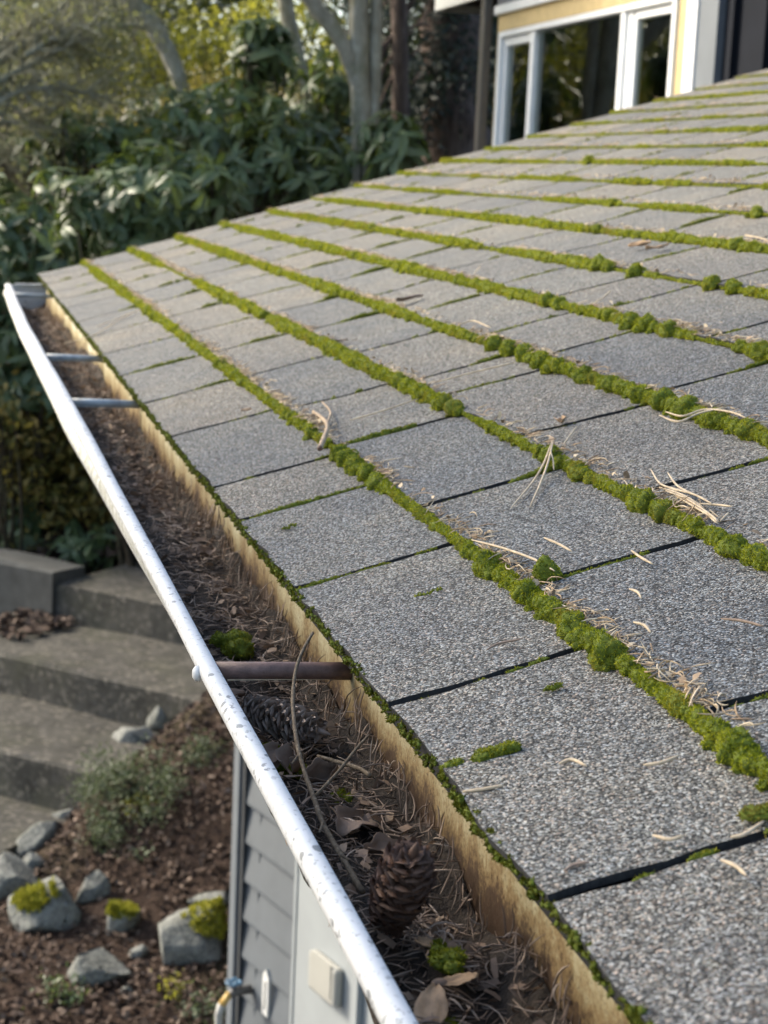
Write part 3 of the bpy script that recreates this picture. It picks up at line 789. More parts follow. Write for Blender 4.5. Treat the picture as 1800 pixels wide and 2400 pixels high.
# moss and dark fill in the slots between tabs
B = []
for k in range(0, 14):
    for s in SLOTS[k]:
        if s < -.6 or s > 14: continue
        full = rng.random()
        c0, w = rng.uniform(.1, .9), rng.uniform(.12, .34)
        if k == 0 and abs(s-2.81) < .01: c0, w, full = .30, .40, .9
        if k == 0 and abs(s-6.44) < .01: c0, w, full = .45, .45, .9
        if k == 1 and abs(s-3.40) < .01: c0, w, full = .25, .45, .9
        for v in np.arange(.02, .98, .034):
            m = math.exp(-((v-c0)/w)**2)
            if rng.random() > .22+.9*m*(full > .25): continue
            r = .0016 + .0034*m*full*rng.uniform(.6, 1.15)
            d = np.linalg.norm(RP(s*TAB, (k+v)*EXP)-CP)
            if d > 4.2 and rng.random() < .4: continue
            B.append((*RP(s*TAB+rng.normal()*.0006, (k+v)*EXP, .0028+r*.62), r*.85, .0050*rng.uniform(.8, 1.3), r*.85))
# stray pads on the shingle faces
for (x, y, n, ln, r) in ((1165, 1776, 9, .018, .0044), (1008, 1396, 4, .018, .0011), (1062, 1805, 3, .005, .0036), (680, 1240, 3, .010, .0015), (1300, 1620, 2, .006, .002), (1790, 1912, 6, .012, .0040)):
    u, v = onR(x, y)
    n = max(3, int(ln/.0022))
    for i in range(n):
        t = (i/(n-1)-.5) if n > 1 else 0
        B.append((*RP(u-.15*t*ln+rng.normal()*.0015, v+t*ln, .0075+.001), r*rng.uniform(.8, 1.3), r*1.3, r*.8))
V, F = moss_blobs(B, fuzz=.8)
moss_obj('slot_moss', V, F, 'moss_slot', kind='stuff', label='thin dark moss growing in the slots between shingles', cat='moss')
# ragged growth along the eave edge
B = []
u = -1.4
while u < 14.0:
    m = NZ(np.array([u*3.2, 3., 9.])) + .5*NZ2(np.array([u*11., 3., 9.]))
    r = .0009*(1+.6*abs(rng.normal())) + (.0021*min(1, m) if (m > .25 and u < 1.75) else 0)
    if rng.random() < .70 or m > .3:
        r = max(.0010, r)
        B.append((*RP(u*TAB, .0005-rng.uniform(0, .0035), .0040+rng.uniform(-.0065, .0055)), r*1.3, r*.85, r*1.0))
    u += rng.uniform(.0025, .0075)
V, F = moss_blobs(B, fuzz=1.0)
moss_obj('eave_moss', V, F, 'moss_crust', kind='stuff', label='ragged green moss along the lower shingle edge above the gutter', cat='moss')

# ------------------------------------------------------------------ what lies in the gutter
def bedz(x, y):
    return -.074 + .006*NZ(np.stack([x*60, y*14, x*0], -1)) + .004*NZ2(np.stack([x*120, y*40, x*0], -1)) + .012*np.clip((x-.004)/.014, 0, 1) - .014*np.clip((y-3.4)/1.0, 0, 1)
by = np.linspace(GY0+.01, GY1-.01, 420); bx = np.linspace(-.0700, .0165, 14)
BX, BY = np.meshgrid(bx, by)
BZ = np.minimum(bedz(BX, BY), -.045)
V = np.stack([BX, BY, BZ], -1).reshape(-1, 3); ny, nx = BX.shape
idx = np.arange(ny*nx).reshape(ny, nx)
F = np.stack([idx[:-1, :-1], idx[:-1, 1:], idx[1:, 1:], idx[1:, :-1]], -1).reshape(-1, 4)
mk('humus_bed', V, F, MAT['humus'], kind='stuff', smooth=True, label='dark rotted debris filling the bottom of the gutter', cat='debris')
n = 7500
yy = np.concatenate([rng.uniform(-.5, 1.6, 4600), rng.uniform(1.6, 4.55, n-4600)]); xx = np.clip(rng.normal(-.022, .026, n), -.066, .0145)
D = rng.normal(size=(n, 3)); D[:, 2] *= .20; D /= np.linalg.norm(D, axis=1, keepdims=True)
S = rng.uniform(.010, .026, n)
zz = bedz(xx, yy) + rng.uniform(0, .008, n)
lean = (xx > .002) & (rng.random(n) < .55)          # needles standing against the back of the gutter
D[lean, 0] = np.abs(rng.normal(.15, .1, lean.sum())); D[lean, 1] = rng.normal(0, .45, lean.sum()); D[lean, 2] = rng.uniform(.5, 1.2, lean.sum())
zz[lean] += .004 + .010*rng.random(lean.sum()); xx[lean] = rng.uniform(.002, .0135, lean.sum())
D /= np.linalg.norm(D, axis=1, keepdims=True)
half = np.abs(D[:, 0])*S*.5
xx = np.clip(xx, -.070+half, .0165-half)
L = np.stack([xx, yy, zz], 1)
Rm = rots_x(D, rng.normal(size=D.shape)+np.array([0, 0, .8]))
V, F = needles(L, Rm, S, .00055+.00025*rng.random(n), rng.normal(0, .15, n))
mk('gutter_needles', V, F, MAT['needle_old'], kind='stuff', smooth=True, label='matted dead needles lying in the gutter', cat='needles')
# shreds of bark and leaf
n = 1500
yy = rng.uniform(-.4, 4.5, n); xx = rng.uniform(-.058, .008, n)
q = np.array([(-.5, -.5, 0), (0, -.6, .12), (.5, -.4, 0), (.45, .4, .05), (0, .55, .16), (-.5, .45, .02)])
V, F = scatter(q, np.array([(0, 1, 4, 5), (1, 2, 3, 4)]), np.stack([xx, yy, bedz(xx, yy)+.003+.004*rng.random(n)], 1),
               rots(rng.normal(size=(n, 3))*.5+np.array([0, 0, 1.])), np.stack([rng.uniform(.004, .014, n), rng.uniform(.002, .006, n), rng.uniform(.003, .009, n)], 1))
mk('leaf_shreds', V, F, MAT['dead_leaf'], kind='stuff', label='small torn bits of brown leaf among the gutter needles', cat='debris')

def leaf_mesh(L, W, cup=.2, lobes=0, seed=0, nu=14, nv=9, crumple=.10):
    nz = Noise(seed+40)
    V = []; F = []
    for i in range(nu):
        t = i/(nu-1)
        w = W*.5*(math.sin(math.pi*min(1, t*.93+.05))**.75)
        if lobes: w *= .62+.38*abs(math.cos(lobes*math.pi*t))
        for j in range(nv):
            s = -1+2*j/(nv-1)
            x = (t-.5)*L; y = s*w
            z = cup*W*(s*s) + .12*L*(t-.5)**2 + crumple*W*float(nz(np.array([x/L*5, y/W*5, 0.])))
            V.append((x, y, z))
    for i in range(nu-1):
        for j in range(nv-1):
            a = i*nv+j; F.append((a, a+nv, a+nv+1, a+1))
    return np.array(V), np.array(F)
def place(V, c, dx, up):
    Rm = rots_x(np.array([dx], float), np.array([up], float))[0]
    return V @ Rm.T + np.array(c)
LEAVES = [((590, 1604), .022, .010, (1, .25, 0), (0, -.3, 1), 'pale_leaf', 'small pale tan leaf beside the brown gutter ferrule', 0, .15),
          ((830, 1930), .044, .036, (.6, 1, 0), (.2, -.2, 1), 'dead_leaf', 'broad flat brown leaf under needles between the two cones', 3, .10),
          ((905, 1985), .028, .024, (1, .2, .1), (0, -.3, 1), 'dead_leaf', 'crumpled grey brown leaf against the upright cone', 2, .22),
          ((690, 1800), .024, .018, (.3, 1, .25), (-.5, -.4, 1), 'dead_leaf', 'curled brown leaf forming a dark hollow by the twig', 0, .75),
          ((755, 1835), .022, .016, (1, .1, .3), (-.2, -.7, 1), 'dead_leaf', 'ragged leaf arched over the hollow under the twig fork', 2, .8),
          ((620, 1790), .026, .022, (.8, .6, 0), (0, -.4, 1), 'dead_leaf', 'torn brown leaf below the small moss tufts', 2, .3),
          ((540, 1590), .024, .014, (1, -.3, 0), (.3, -.2, 1), 'dead_leaf', 'long brown leaf flake tucked under the gutter lip', 0, .2),
          ((995, 2235), .014, .0065, (.35, -1, .1), (-.3, -.2, 1), 'pale_leaf', 'light tan curled leaf below the upright cone', 0, .35),
          ((480, 1310), .030, .018, (.7, .8, 0), (.2, -.3, 1), 'dead_leaf', 'flat brown leaf lying lengthwise up the gutter from the moss', 0, .2),
          ((455, 1250), .028, .012, (.4, 1, 0), (-.2, -.3, 1), 'dead_leaf', 'narrow brown leaf beside the pile of needles', 0, .25),
          ((372, 1110), .030, .016, (1, .2, 0), (.1, -.3, 1), 'dead_leaf', 'reddish brown leaf near the middle grey ferrule', 0, .3),
          ((250, 990), .026, .016, (1, .6, 0), (.1, -.3, 1), 'dead_leaf', 'curled leaf just past the middle grey ferrule', 0, .3)]
for i, (p, Ln, W, dx, up, m, lab, lobes, cup) in enumerate(LEAVES):
    c = onZ(p[0], p[1], -.066); c[2] = float(bedz(c[0:1], c[1:2])[0]) + .009
    V, F = leaf_mesh(Ln, W, cup, lobes, i)
    W_ = place(V, c, dx, up); W_[:, 0] = np.clip(W_[:, 0], -.070, .0160)
    o = mk('dead_leaf', W_, F, MAT[m], smooth=True, label=lab, cat='leaf', group='dead leaves in the gutter')
    md = o.modifiers.new('thick', 'SOLIDIFY'); md.thickness = .0004
# winged seeds
def samara(p, L, W, dx, lab):
    c = onZ(p[0], p[1], -.064); c[2] = float(bedz(c[0:1], c[1:2])[0]) + .011
    e = empty('maple_seed', c, lab, 'seed', 'winged seeds in the gutter')
    V, F = leaf_mesh(L, W, .08, 0, int(L*1e4), crumple=.03)
    V[:, 2] += .0012*np.sin(V[:, 1]/W*38)*0.5
    w = mk('wing', place(V, c, dx, (0, -.35, 1)), F, MAT['pale_leaf'], e, smooth=True)
    md = w.modifiers.new('thick', 'SOLIDIFY'); md.thickness = .0004
    d = np.array(dx, float); d /= np.linalg.norm(d)
    V0, F0 = ICO[2]
    mk('seed', (V0*np.array([.0045, .003, .0026])) + c - d*L*.5, F0, MAT['dead_leaf'], e, smooth=True)
samara((1010, 2365), .040, .0165, (.35, .9, .12), 'ribbed brown winged maple seed flat on the gutter debris')
samara((1075, 2310), .020, .008, (1, -.3, .3), 'small winged seed beside the gutter moss tuft')

# cones
def cone(name, base, tip, L, R, m, label):
    base = np.array(base); ax = np.array(tip)-base; ax /= np.linalg.norm(ax)
    e = empty(name, base, label, 'pine cone', 'fir cones in the gutter')
    x, y, _ = frame(ax)
    P = [base+ax*L*t for t in np.linspace(0, 1, 8)]
    mk('core', *tube(P, [R*.12, R*.34, R*.40, R*.38, R*.34, R*.28, R*.18, R*.05], 8), MAT[m], e, smooth=True)
    # one scale: x = out from the axis, y = width, z = along the axis to the tip
    SV = []; n1, n2 = 6, 7
    for i in range(n1):
        t = i/(n1-1)
        for j in range(n2):
            s = -1+2*j/(n2-1)
            w = .78*math.sin(math.pi*(.16+.68*t))**.9*(1-.45*max(0, t-.75)/.25)
            SV.append((.12+.98*t - .20*abs(s)**2*t, s*w, .20*math.sin(t*2.2) - .14*s*s))
    SF = [(i*n2+j, i*n2+j+1, (i+1)*n2+j+1, (i+1)*n2+j) for i in range(n1-1) for j in range(n2-1)]
    b0 = len(SV)                                          # three-pointed bract under the scale
    for q in ((.45, -.05, -.02), (.45, .05, -.02), (1.12, -.10, .30), (1.20, 0, .46), (1.12, .10, .30), (.9, 0, .12)): SV.append(q)
    SF += [(b0, b0+1, b0+5, b0), ] if False else [(b0, b0+1, b0+5), (b0, b0+5, b0+2), (b0+1, b0+4, b0+5), (b0+5, b0+3, b0+2), (b0+5, b0+4, b0+3)]
    me = mesh_from('scale', np.array(SV), SF); me.materials.append(MAT[m])
    me.polygons.foreach_set('use_smooth', np.ones(len(me.polygons), bool))
    N = 74
    for i in range(N):
        t = (i+.5)/N; a = i*2.39996
        prof = (math.sin(math.pi*(.13+.80*t))**.62)
        r = R*prof*(1.0 if t < .9 else .8); c = base+ax*L*(-.02+.88*t)
        rad = math.cos(a)*x+math.sin(a)*y; tan = np.cross(ax, rad)
        op = .58-.10*t+.05*rng.normal()
        dx = rad*math.cos(op)+ax*math.sin(op); dz = np.cross(dx, tan)
        s = r*rng.uniform(.98, 1.1)
        o = bpy.data.objects.new('scale', me); COL.objects.link(o); o.parent = e
        w = R*rng.uniform(.78, .95)*(.55+.45*prof)
        M3 = np.stack([dx*s, tan*w, dz*s*.9], 1)
        o.matrix_local = Matrix([[*M3[0], (c-base)[0]], [*M3[1], (c-base)[1]], [*M3[2], (c-base)[2]], [0, 0, 0, 1]])
    return e
a = onZ(572, 1655, -.052); b = onZ(775, 1722, -.054)
cone('fir_cone', a, b, np.linalg.norm(b-a), .0165, 'cone_old', 'grey brown fir cone lying across the gutter under the twig')
a = onZ(905, 2165, -.066); b = a + np.array([.006, .024, .060]); b = onX(990, 1945, a[0]+.004)
Lc = min(.075, np.linalg.norm(b-a)); cone('fir_cone', a, b, Lc, .0185, 'cone', 'dark red brown fir cone standing upright against the gutter back')

# twig
def gpath(pts): return [onZ(x, y, z) for x, y, z in pts]
tw = empty('fallen_twig', onZ(737, 1868, -.05), 'long thin forked twig lying over the ferrule and gutter needles', 'twig')
mk('stem', *tube(smoothpath(gpath([(733, 1483, -.004), (705, 1535, -.012), (690, 1590, -.018), (687, 1660, -.026), (697, 1745, -.036), (714, 1810, -.045), (735, 1868, -.050), (757, 1930, -.055), (800, 2005, -.060), (850, 2090, -.064)]), 6),
    np.linspace(.0012, .0019, 55), 7, wob=.09), MAT['twig'], tw, smooth=True)
mk('branch', *tube(smoothpath(gpath([(737, 1868, -.050), (790, 1812, -.040), (835, 1755, -.030), (866, 1722, -.024)]), 6), np.linspace(.0013, .0008, 19), 6, wob=.09), MAT['twig'], tw, smooth=True)
for (p0, p1) in (((700, 1770), (684, 1790)), ((757, 1930), (748, 1952)), ((800, 2005), (818, 2016)), ((690, 1600), (704, 1588))):
    mk('knot', *tube([onZ(*p0, -.04), onZ(*p1, -.041)], [.0011, .0005], 5), MAT['twig'], tw)
tw2 = mk('fallen_twig', *tube(smoothpath(gpath([(745, 1772, -.050), (790, 1785, -.048), (840, 1800, -.046), (868, 1818, -.045)]), 5), np.linspace(.0012, .0016, 16), 7, wob=.12), MAT['twig'], smooth=True,
    label='short lichen covered twig in the hollow beside the twig fork', cat='twig')
# moss tufts in the gutter
I3 = np.eye(3)
for (x, y, r, lab) in ((545, 1490, .0175, 'deep green moss cushion in the gutter up from the brown ferrule'), (622, 1728, .0105, 'small moss tuft below the lying fir cone'),
                       (690, 1775, .010, 'brownish moss lump beside the long twig'), (800, 1808, .008, 'little moss tuft against the gutter back near the twig fork'),
                       (1045, 2250, .0115, 'dark green moss tuft in the gutter below the upright cone'), (1060, 2355, .0105, 'moss lump under curled needles beside the winged seed'),
                       (880, 2240, .008, 'flat moss patch under the gutter lip beside the upright cone')):
    c = onZ(x, y, -.062); c[0] = min(c[0], .016-r*.9); zb = float(bedz(c[0:1], c[1:2])[0])
    B = []
    for i in range(9):
        q = r*rng.uniform(.35, .62); d = rng.normal(size=2)*r*.55
        B.append((c[0]+d[0]*.6, c[1]+d[1], zb+r*.25+abs(rng.normal())*r*.22, q, q, q*.8))
    V, F = moss_blobs(B, I3)
    V[:, 0] = np.minimum(V[:, 0], .0168)
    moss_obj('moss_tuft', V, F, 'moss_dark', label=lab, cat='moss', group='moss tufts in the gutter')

# ------------------------------------------------------------------ loose needles and sticks on the roof
def needle_thing(name, pts, rad, m, label, cat, hs=None, group=None, bend=None):
    P = []
    for i, (x, y) in enumerate(pts):
        h = hs[i] if hs else .0095
        u, v = onR(x, y, h-.006); P.append(RP(u, v, h))
    P = smoothpath(P, 5); t = np.linspace(0, 1, len(P))
    mk(name, *tube(P, rad*(1-.55*np.abs(2*t-1)**4), 6), MAT[m], smooth=True, label=label, cat=cat, group=group)
needle_thing('pine_needle', [(1294, 1034), (1275, 1085), (1248, 1130), (1198, 1190)], .00105, 'needle', 'long straw needle of the hanging pair, reaching further down the shingle', 'needle', [.022, .016, .0095, .009], 'paired needle on the second moss band')
needle_thing('pine_needle', [(1296, 1036), (1284, 1085), (1266, 1135), (1243, 1186)], .00105, 'needle', 'slightly shorter straw needle of the hanging pair on the second moss band', 'needle', [.023, .016, .0095, .009], 'paired needle on the second moss band')
needle_thing('pine_needle', [(1290, 1055), (1296, 1078), (1298, 1102)], .0008, 'needle', 'short straw needle next to the long needle pair', 'needle', [.022, .015, .010])
needle_thing('pine_needle', [(1318, 1045), (1335, 1022), (1352, 1000)], .0009, 'needle', 'straight needle rising from the second moss band above the needle pair', 'needle', [.016, .014, .012])
G = 'straw needles heaped on the second moss band'
for i, pts in enumerate([[(1525, 1100), (1550, 1135), (1600, 1150)], [(1565, 1108), (1590, 1140), (1640, 1165)], [(1545, 1142), (1600, 1160), (1650, 1190)], [(1560, 1150), (1610, 1170), (1670, 1210), (1683, 1228)],
                         [(1570, 1145), (1625, 1158), (1668, 1180)], [(1640, 1180), (1680, 1183), (1715, 1187)], [(1600, 1165), (1650, 1200), (1680, 1226)], [(1688, 1222), (1700, 1210), (1708, 1202)], [(1580, 1160), (1640, 1195), (1672, 1215)]]):
    needle_thing('pine_needle', pts, .0009, 'needle', 'straw needle in the heap caught on the second moss band', 'needle', [.012+.004*rng.random() for _ in pts], G)
G = 'dry needles scattered on the shingles'
LOOSE = [([(1310, 1790), (1340, 1780), (1375, 1795)], 'brown curved needle near the moss pad on the eave shingles'),
         ([(1508, 1793), (1550, 1787), (1590, 1772)], 'reddish needle on the shingle face right of the curved brown needle'),
         ([(1530, 1957), (1570, 1967), (1605, 1957)], 'tan needle lying along the first slot above the eave'),
         ([(1322, 2042), (1345, 2027), (1380, 2020)], 'dark red needle on the eave shingle above the first slot'),
         ([(1712, 1962), (1745, 1955), (1790, 1925)], 'pale needle crossing beside the first slot below the moss'),
         ([(1690, 2015), (1725, 2030), (1750, 2052)], 'thick tan needle chip on the shingle nearest the camera side'),
         ([(1085, 1855), (1130, 1850), (1180, 1840)], 'brown needle beside the moss on the eave edge'),
         ([(1140, 1523), (1170, 1508), (1225, 1497)], 'black needle lying on the shingle below the first moss band'),
         ([(1475, 1380), (1495, 1388), (1503, 1402)], 'tiny curled needle on the shingle above the first moss band'),
         ([(1485, 1458), (1510, 1465), (1525, 1482)], 'short bent needle above the needle heap of the first moss band'),
         ([(820, 985), (890, 965), (980, 935)], 'long pale needle on the second course shingle'),
         ([(1025, 895), (1120, 870), (1205, 850)], 'very long straw needle under the third moss band'),
         ([(1545, 973), (1590, 988), (1640, 968), (1700, 955)], 'long looping straw needle over the third moss band'),
         ([(1560, 965), (1600, 975), (1650, 960), (1710, 965), (1750, 980)], 'second long straw needle looping over the third moss band'),
         ([(1745, 550), (1790, 560), (1840, 580)], 'pale twiglet on the upper shingles'),
         ([(1110, 645), (1122, 628), (1128, 622)], 'short pale needle between the fourth and fifth moss bands'),
         ([(1390, 712), (1410, 700), (1432, 682)], 'upright straw needle on the fifth moss band'),
         ([(1080, 760), (1110, 752), (1150, 768)], 'arched straw needle on the third moss band'),
         ([(1480, 1290), (1500, 1305), (1530, 1322)], 'straw needle below the second moss band'),
         ([(1690, 1450), (1740, 1455), (1790, 1468)], 'dark needle on the open shingle right of the first moss band'),
         ([(1275, 1260), (1310, 1275), (1340, 1292), (1300+0, 1340)][:3], 'double straw needle over the first moss band slot'),
         ([(1105, 1265), (1180, 1285), (1250, 1310), (1300, 1338)], 'long straw needle stretched along the first moss band'),
         ([(150, 805), (220, 785), (270, 755), (310, 735)], 'long straw needle reaching from the shingles out over the gutter'),
         ([(225, 765), (280, 745), (330, 725)], 'second straw needle beside the one reaching over the gutter')]
for pts, lab in LOOSE:
    near = pts[0][1] > 1400
    needle_thing('pine_needle', pts, .0010 if not 'black' in lab else .0008, 'needle' if not ('black' in lab or 'dark' in lab) else 'needle_old', lab, 'needle',
                 [.0105 + (.008 if 'band' in lab and 'below' not in lab else 0)]*len(pts) if 'gutter' not in lab else [.012]*len(pts), G)
st = empty('dry_stick', RP(*onR(765, 1000), .014), 'short pale stick with a broken end resting on the first moss band', 'stick')
def rpt(x, y, h): u, v = onR(x, y, h-.006); return RP(u, v, h)
mk('stem', *tube(smoothpath([rpt(750, 1050, .022), rpt(760, 1025, .024), rpt(768, 1000, .022), rpt(758, 982, .016), rpt(735, 965, .012)], 5), np.linspace(.0030, .0020, 21), 9, wob=.06), MAT['twig_tan'], st, smooth=True)
mk('broken_end', *tube([rpt(749.5, 1051, .0218), rpt(749, 1053, .0218)], [.0030, .0022], 9), MAT['cone'], st)
mk('side_shoot', *tube(smoothpath([rpt(766, 992, .02), rpt(775, 970, .014), rpt(768, 955, .012), rpt(755, 942, .011)], 5), np.linspace(.0016, .0009, 16), 6), MAT['twig_tan'], st, smooth=True)
for i, (p, Ln, W, dx, lab) in enumerate([((1315, 985), .022, .012, (.3, .9, .1), 'pale dry leaf scrap above the second moss band'), ((578, 962), .016, .008, (1, .6, .1), 'tan leaf scrap on the slot of the eave course'),
        ((905, 1110), .018, .007, (.5, -.8, .1), 'curled bark flake behind the thickest moss cushions'), ((1500, 575), .036, .016, (.6, -.6, .2), 'pair of pale dry leaves caught on the sixth moss band'),
        ((1540, 580), .034, .014, (.9, -.3, .2), 'curled pale leaf beside the leaf pair on the sixth moss band'), ((960, 700), .055, .012, (1, .5, .12), 'brown bark strip lying on the third course above its moss'),
        ((800, 800), .022, .009, (1, .3, .1), 'brown leaf flake above the second moss band'), ((205, 960), .012, .006, (1, .2, .1), 'tiny leaf flake hidden on the eave')][:7]):
    c = rpt(p[0], p[1], .013); V, F = leaf_mesh(Ln, W, .25, 0, 30+i)
    o = mk('dry_leaf', place(V, c, dx, EN), F, MAT['pale_leaf' if 'pale' in lab or 'tan' in lab else 'dead_leaf'], smooth=True, label=lab, cat='leaf', group='dry leaf scraps on the roof')
    md = o.modifiers.new('thick', 'SOLIDIFY'); md.thickness = .0005

# ------------------------------------------------------------------ upper house wing with the window
XW = 2.75
wing = empty('house_wing', (4.2, 7.5, -2.4), 'taller house wing with white framed window and charcoal board siding', 'house')
YC = 9.40                                                        # far corner
def xb(name, x0, x1, y0, y1, z0, z1, m, parent=None, bev=0.0): return MB().box(x0, x1, y0, y1, z0, z1).build(name, MAT[m], parent or wing, bevel=bev)
W0, W1 = 6.67, 9.24                                              # window opening
ZT = 1.155; ZB = -.15
wingwall = xb('wall_panel', XW+.03, XW+.12, 2.6, W0+.001, -2.6, 3.2, 'batten')
xb('wall_panel', XW+.03, XW+.12, W0, W1, ZT+.005, 3.2, 'batten_grey')
xb('wall_panel', XW+.03, XW+.12, W0, W1, -2.6, ZB-.01, 'batten')
xb('wall_panel', XW+.03, XW+.12, W1, YC, -2.6, 3.2, 'osb')
xb('end_wall', XW+.12, 6.5, YC-.10, YC, -2.6, 3.2, 'batten')
xb('side_trim', XW-.006, XW+.029, 6.235, 6.425, -2.6, 3.2, 'trim')
xb('side_trim', XW-.016, XW+.029, 6.428, 6.535, -2.6, 3.2, 'white')
xb('sheathing_strip', XW+.004, XW+.029, 6.537, 6.668, -2.6, 1.252, 'osb')
xb('sheathing_strip', XW+.004, XW+.029, 6.668, 9.30, 1.163, 1.252, 'osb')
xb('head_trim', XW-.022, XW+.029, 6.537, 9.31, 1.254, 1.300, 'white')
for i, y in enumerate(np.arange(6.60, 9.30, .075)):
    xb('rib', XW+.004, XW+.0295, y, y+.03, 1.302, 3.1, 'batten_grey')
for y in np.arange(2.8, 6.2, .30):
    xb('batten', XW+.002, XW+.0295, y, y+.045, -2.5, 3.1, 'batten')
win = empty('window', (XW, (W0+W1)/2, ZB), None, None, parent=wing)
def fr(name, y0, y1, z0, z1, x0=XW-.012, x1=XW+.06, m='white', parent=None): return MB().box(x0, x1, y0, y1, z0, z1).build(name, MAT[m], parent or win, bevel=.004)
fr('frame', W0, W0+.040, ZB, ZT); fr('frame', W1-.045, W1, ZB, ZT)
fr('frame', W0+.041, W1-.046, ZT-.030, ZT); fr('frame', W0+.041, W1-.046, ZB, ZB+.055)
fr('mullion', 8.615, 8.68, ZB+.056, ZT-.031, XW-.004); fr('mullion', 7.285, 7.345, ZB+.056, ZT-.031, XW-.004); fr('mullion', 7.225, 7.284, ZB+.056, ZT-.031, XW+.010)
fr('sash', W1-.088, W1-.047, ZB+.057, ZT-.031, XW+.012, XW+.050)     # sliding sashes inside the frame
fr('sash', 8.682, W1-.089, ZT-.078, ZT-.031, XW+.012, XW+.050); fr('sash', 8.682, W1-.089, ZB+.057, ZB+.10, XW+.012, XW+.050)
fr('sash', 7.185, 7.224, ZB+.057, ZT-.031, XW+.016, XW+.050)
fr('sash', W0+.042, 7.184, ZT-.072, ZT-.031, XW+.012, XW+.050); fr('sash', W0+.042, 7.184, ZB+.057, ZB+.10, XW+.012, XW+.050)
for (y0, y1, x) in ((8.68, W1-.088, XW+.03), (7.345, 8.615, XW+.024), (W0+.040, 7.186, XW+.03)):
    MB().box(x, x+.004, y0, y1, ZB+.056, ZT-.030).build('pane', MAT['glass'], win)
room = MB()
room.add([(XW+.13, W0-.3, ZB-.4), (XW+1.4, W0-.3, ZB-.4), (XW+1.4, W1+.1, ZB-.4), (XW+.13, W1+.1, ZB-.4), (XW+.13, W0-.3, ZT+.3), (XW+1.4, W0-.3, ZT+.3), (XW+1.4, W1+.1, ZT+.3), (XW+.13, W1+.1, ZT+.3)],
         [(0,1,2,3), (4,7,6,5), (0,4,5,1), (1,5,6,2), (2,6,7,3)])
room.build('room_interior', MAT['room'], wing)
# eave of the wing: white fascia, dark soffit
zf = onX(1024, 27, XW-.02); yf = zf[1]; zf = zf[2]
xb('fascia', XW-.035, XW-.012, YC+.075, yf, zf, zf+.18, 'white', bev=.003)
xb('soffit', XW-.011, 4.5, YC+.002, yf-.022, zf+.045, zf+.06, 'soffit')
xb('fascia', XW-.011, 4.5, yf-.021, yf, zf, zf+.18, 'white')
P = [(XW-.06, YC-.01, zf+.185), (XW-.06, yf+.03, zf+.185), (6.6, yf+.03, zf+1.2), (6.6, YC-.01, zf+1.2)]
mk('wing_roof', np.array([(2.68, 2.5, 3.2), (2.68, YC+.1, 3.2), (6.6, YC+.1, 4.4), (6.6, 2.5, 4.4), (2.68, 2.5, 3.24), (2.68, YC+.1, 3.24), (6.6, YC+.1, 4.44), (6.6, 2.5, 4.44)]), [(0,1,2,3), (4,7,6,5), (0,4,5,1), (1,5,6,2), (2,6,7,3), (3,7,4,0)], MAT['deck'], wing)
mk('wing_roof', np.array(P+[(x, y, z+.03) for x, y, z in P]), [(0,1,2,3), (4,7,6,5), (0,4,5,1), (1,5,6,2), (2,6,7,3), (3,7,4,0)], MAT['deck'], wing)
ds = MB().box(XW-.055, XW-.003, YC-.005, YC+.068, -2.4, 3.1)
ds.build('downspout', MAT['bronze'], wing, bevel=.008)

# ------------------------------------------------------------------ stairs and path
def sp(s, t, z): q = S0 + SD*s + SE*t; return np.array([q[0], q[1], z])
stairs = empty('concrete_stairs', sp(0, -.3, -2.4), 'worn exposed aggregate concrete garden stairs climbing beside the mulch bed', 'stairs')
def slab(name, s0, s1, t0, t1, z0, z1, m, parent, sk=0.0, nt=14):
    V = []; F = []
    for i, t in enumerate(np.linspace(t0, t1, nt)):
        w = .012*float(NZ(np.array([t*3, z1*5, 0.])))
        for s, z in ((s0+w, z0), (s0+w, z1-.014), (s0+w+.014, z1), (s1, z1), (s1, z0)): V.append(sp(s, t, z + (.006*float(NZ2(np.array([t*4, s*4, z])))) if z == z1 else z))
    for i in range(nt-1):
        for j in range(5): a, b = i*5+j, i*5+(j+1) % 5; F.append((a, b, b+5, a+5))
    F += [(4,3,2,1,0), tuple((nt-1)*5+j for j in range(5))]
    return mk(name, np.array(V), F, m, parent)
p3 = onZ(0, 1755, -2.03); p2 = onZ(0, 1531, -1.85); p1 = onZ(125, 1361, -1.67)
def sof(p): return (p[0]-S0[0])*SD[0]+(p[1]-S0[1])*SD[1]
s3, s2, s1 = sof(p3), sof(p2), sof(p1)
slab('step', s3, s2+.05, -1.0, .56, -2.45, -2.03, MAT['concrete'], stairs)
slab('step', s2, s1+.05, -1.0, .66, -2.3, -1.85, MAT['concrete'], stairs)
slab('step', s1, s1+1.2, -.80, 1.1, -2.2, -1.67, MAT['concrete'], stairs)
slab('landing', s3-1.9, s3+.05, -1.3, .42, -2.5, -2.225, MAT['concrete'], stairs)
kb = slab('kerb_block', s1-.02, s1+.22, -1.9, -.805, -2.15, -1.615, MAT['block'], None)
tag(kb, 'pale concrete kerb block at the side of the top stair', 'block')

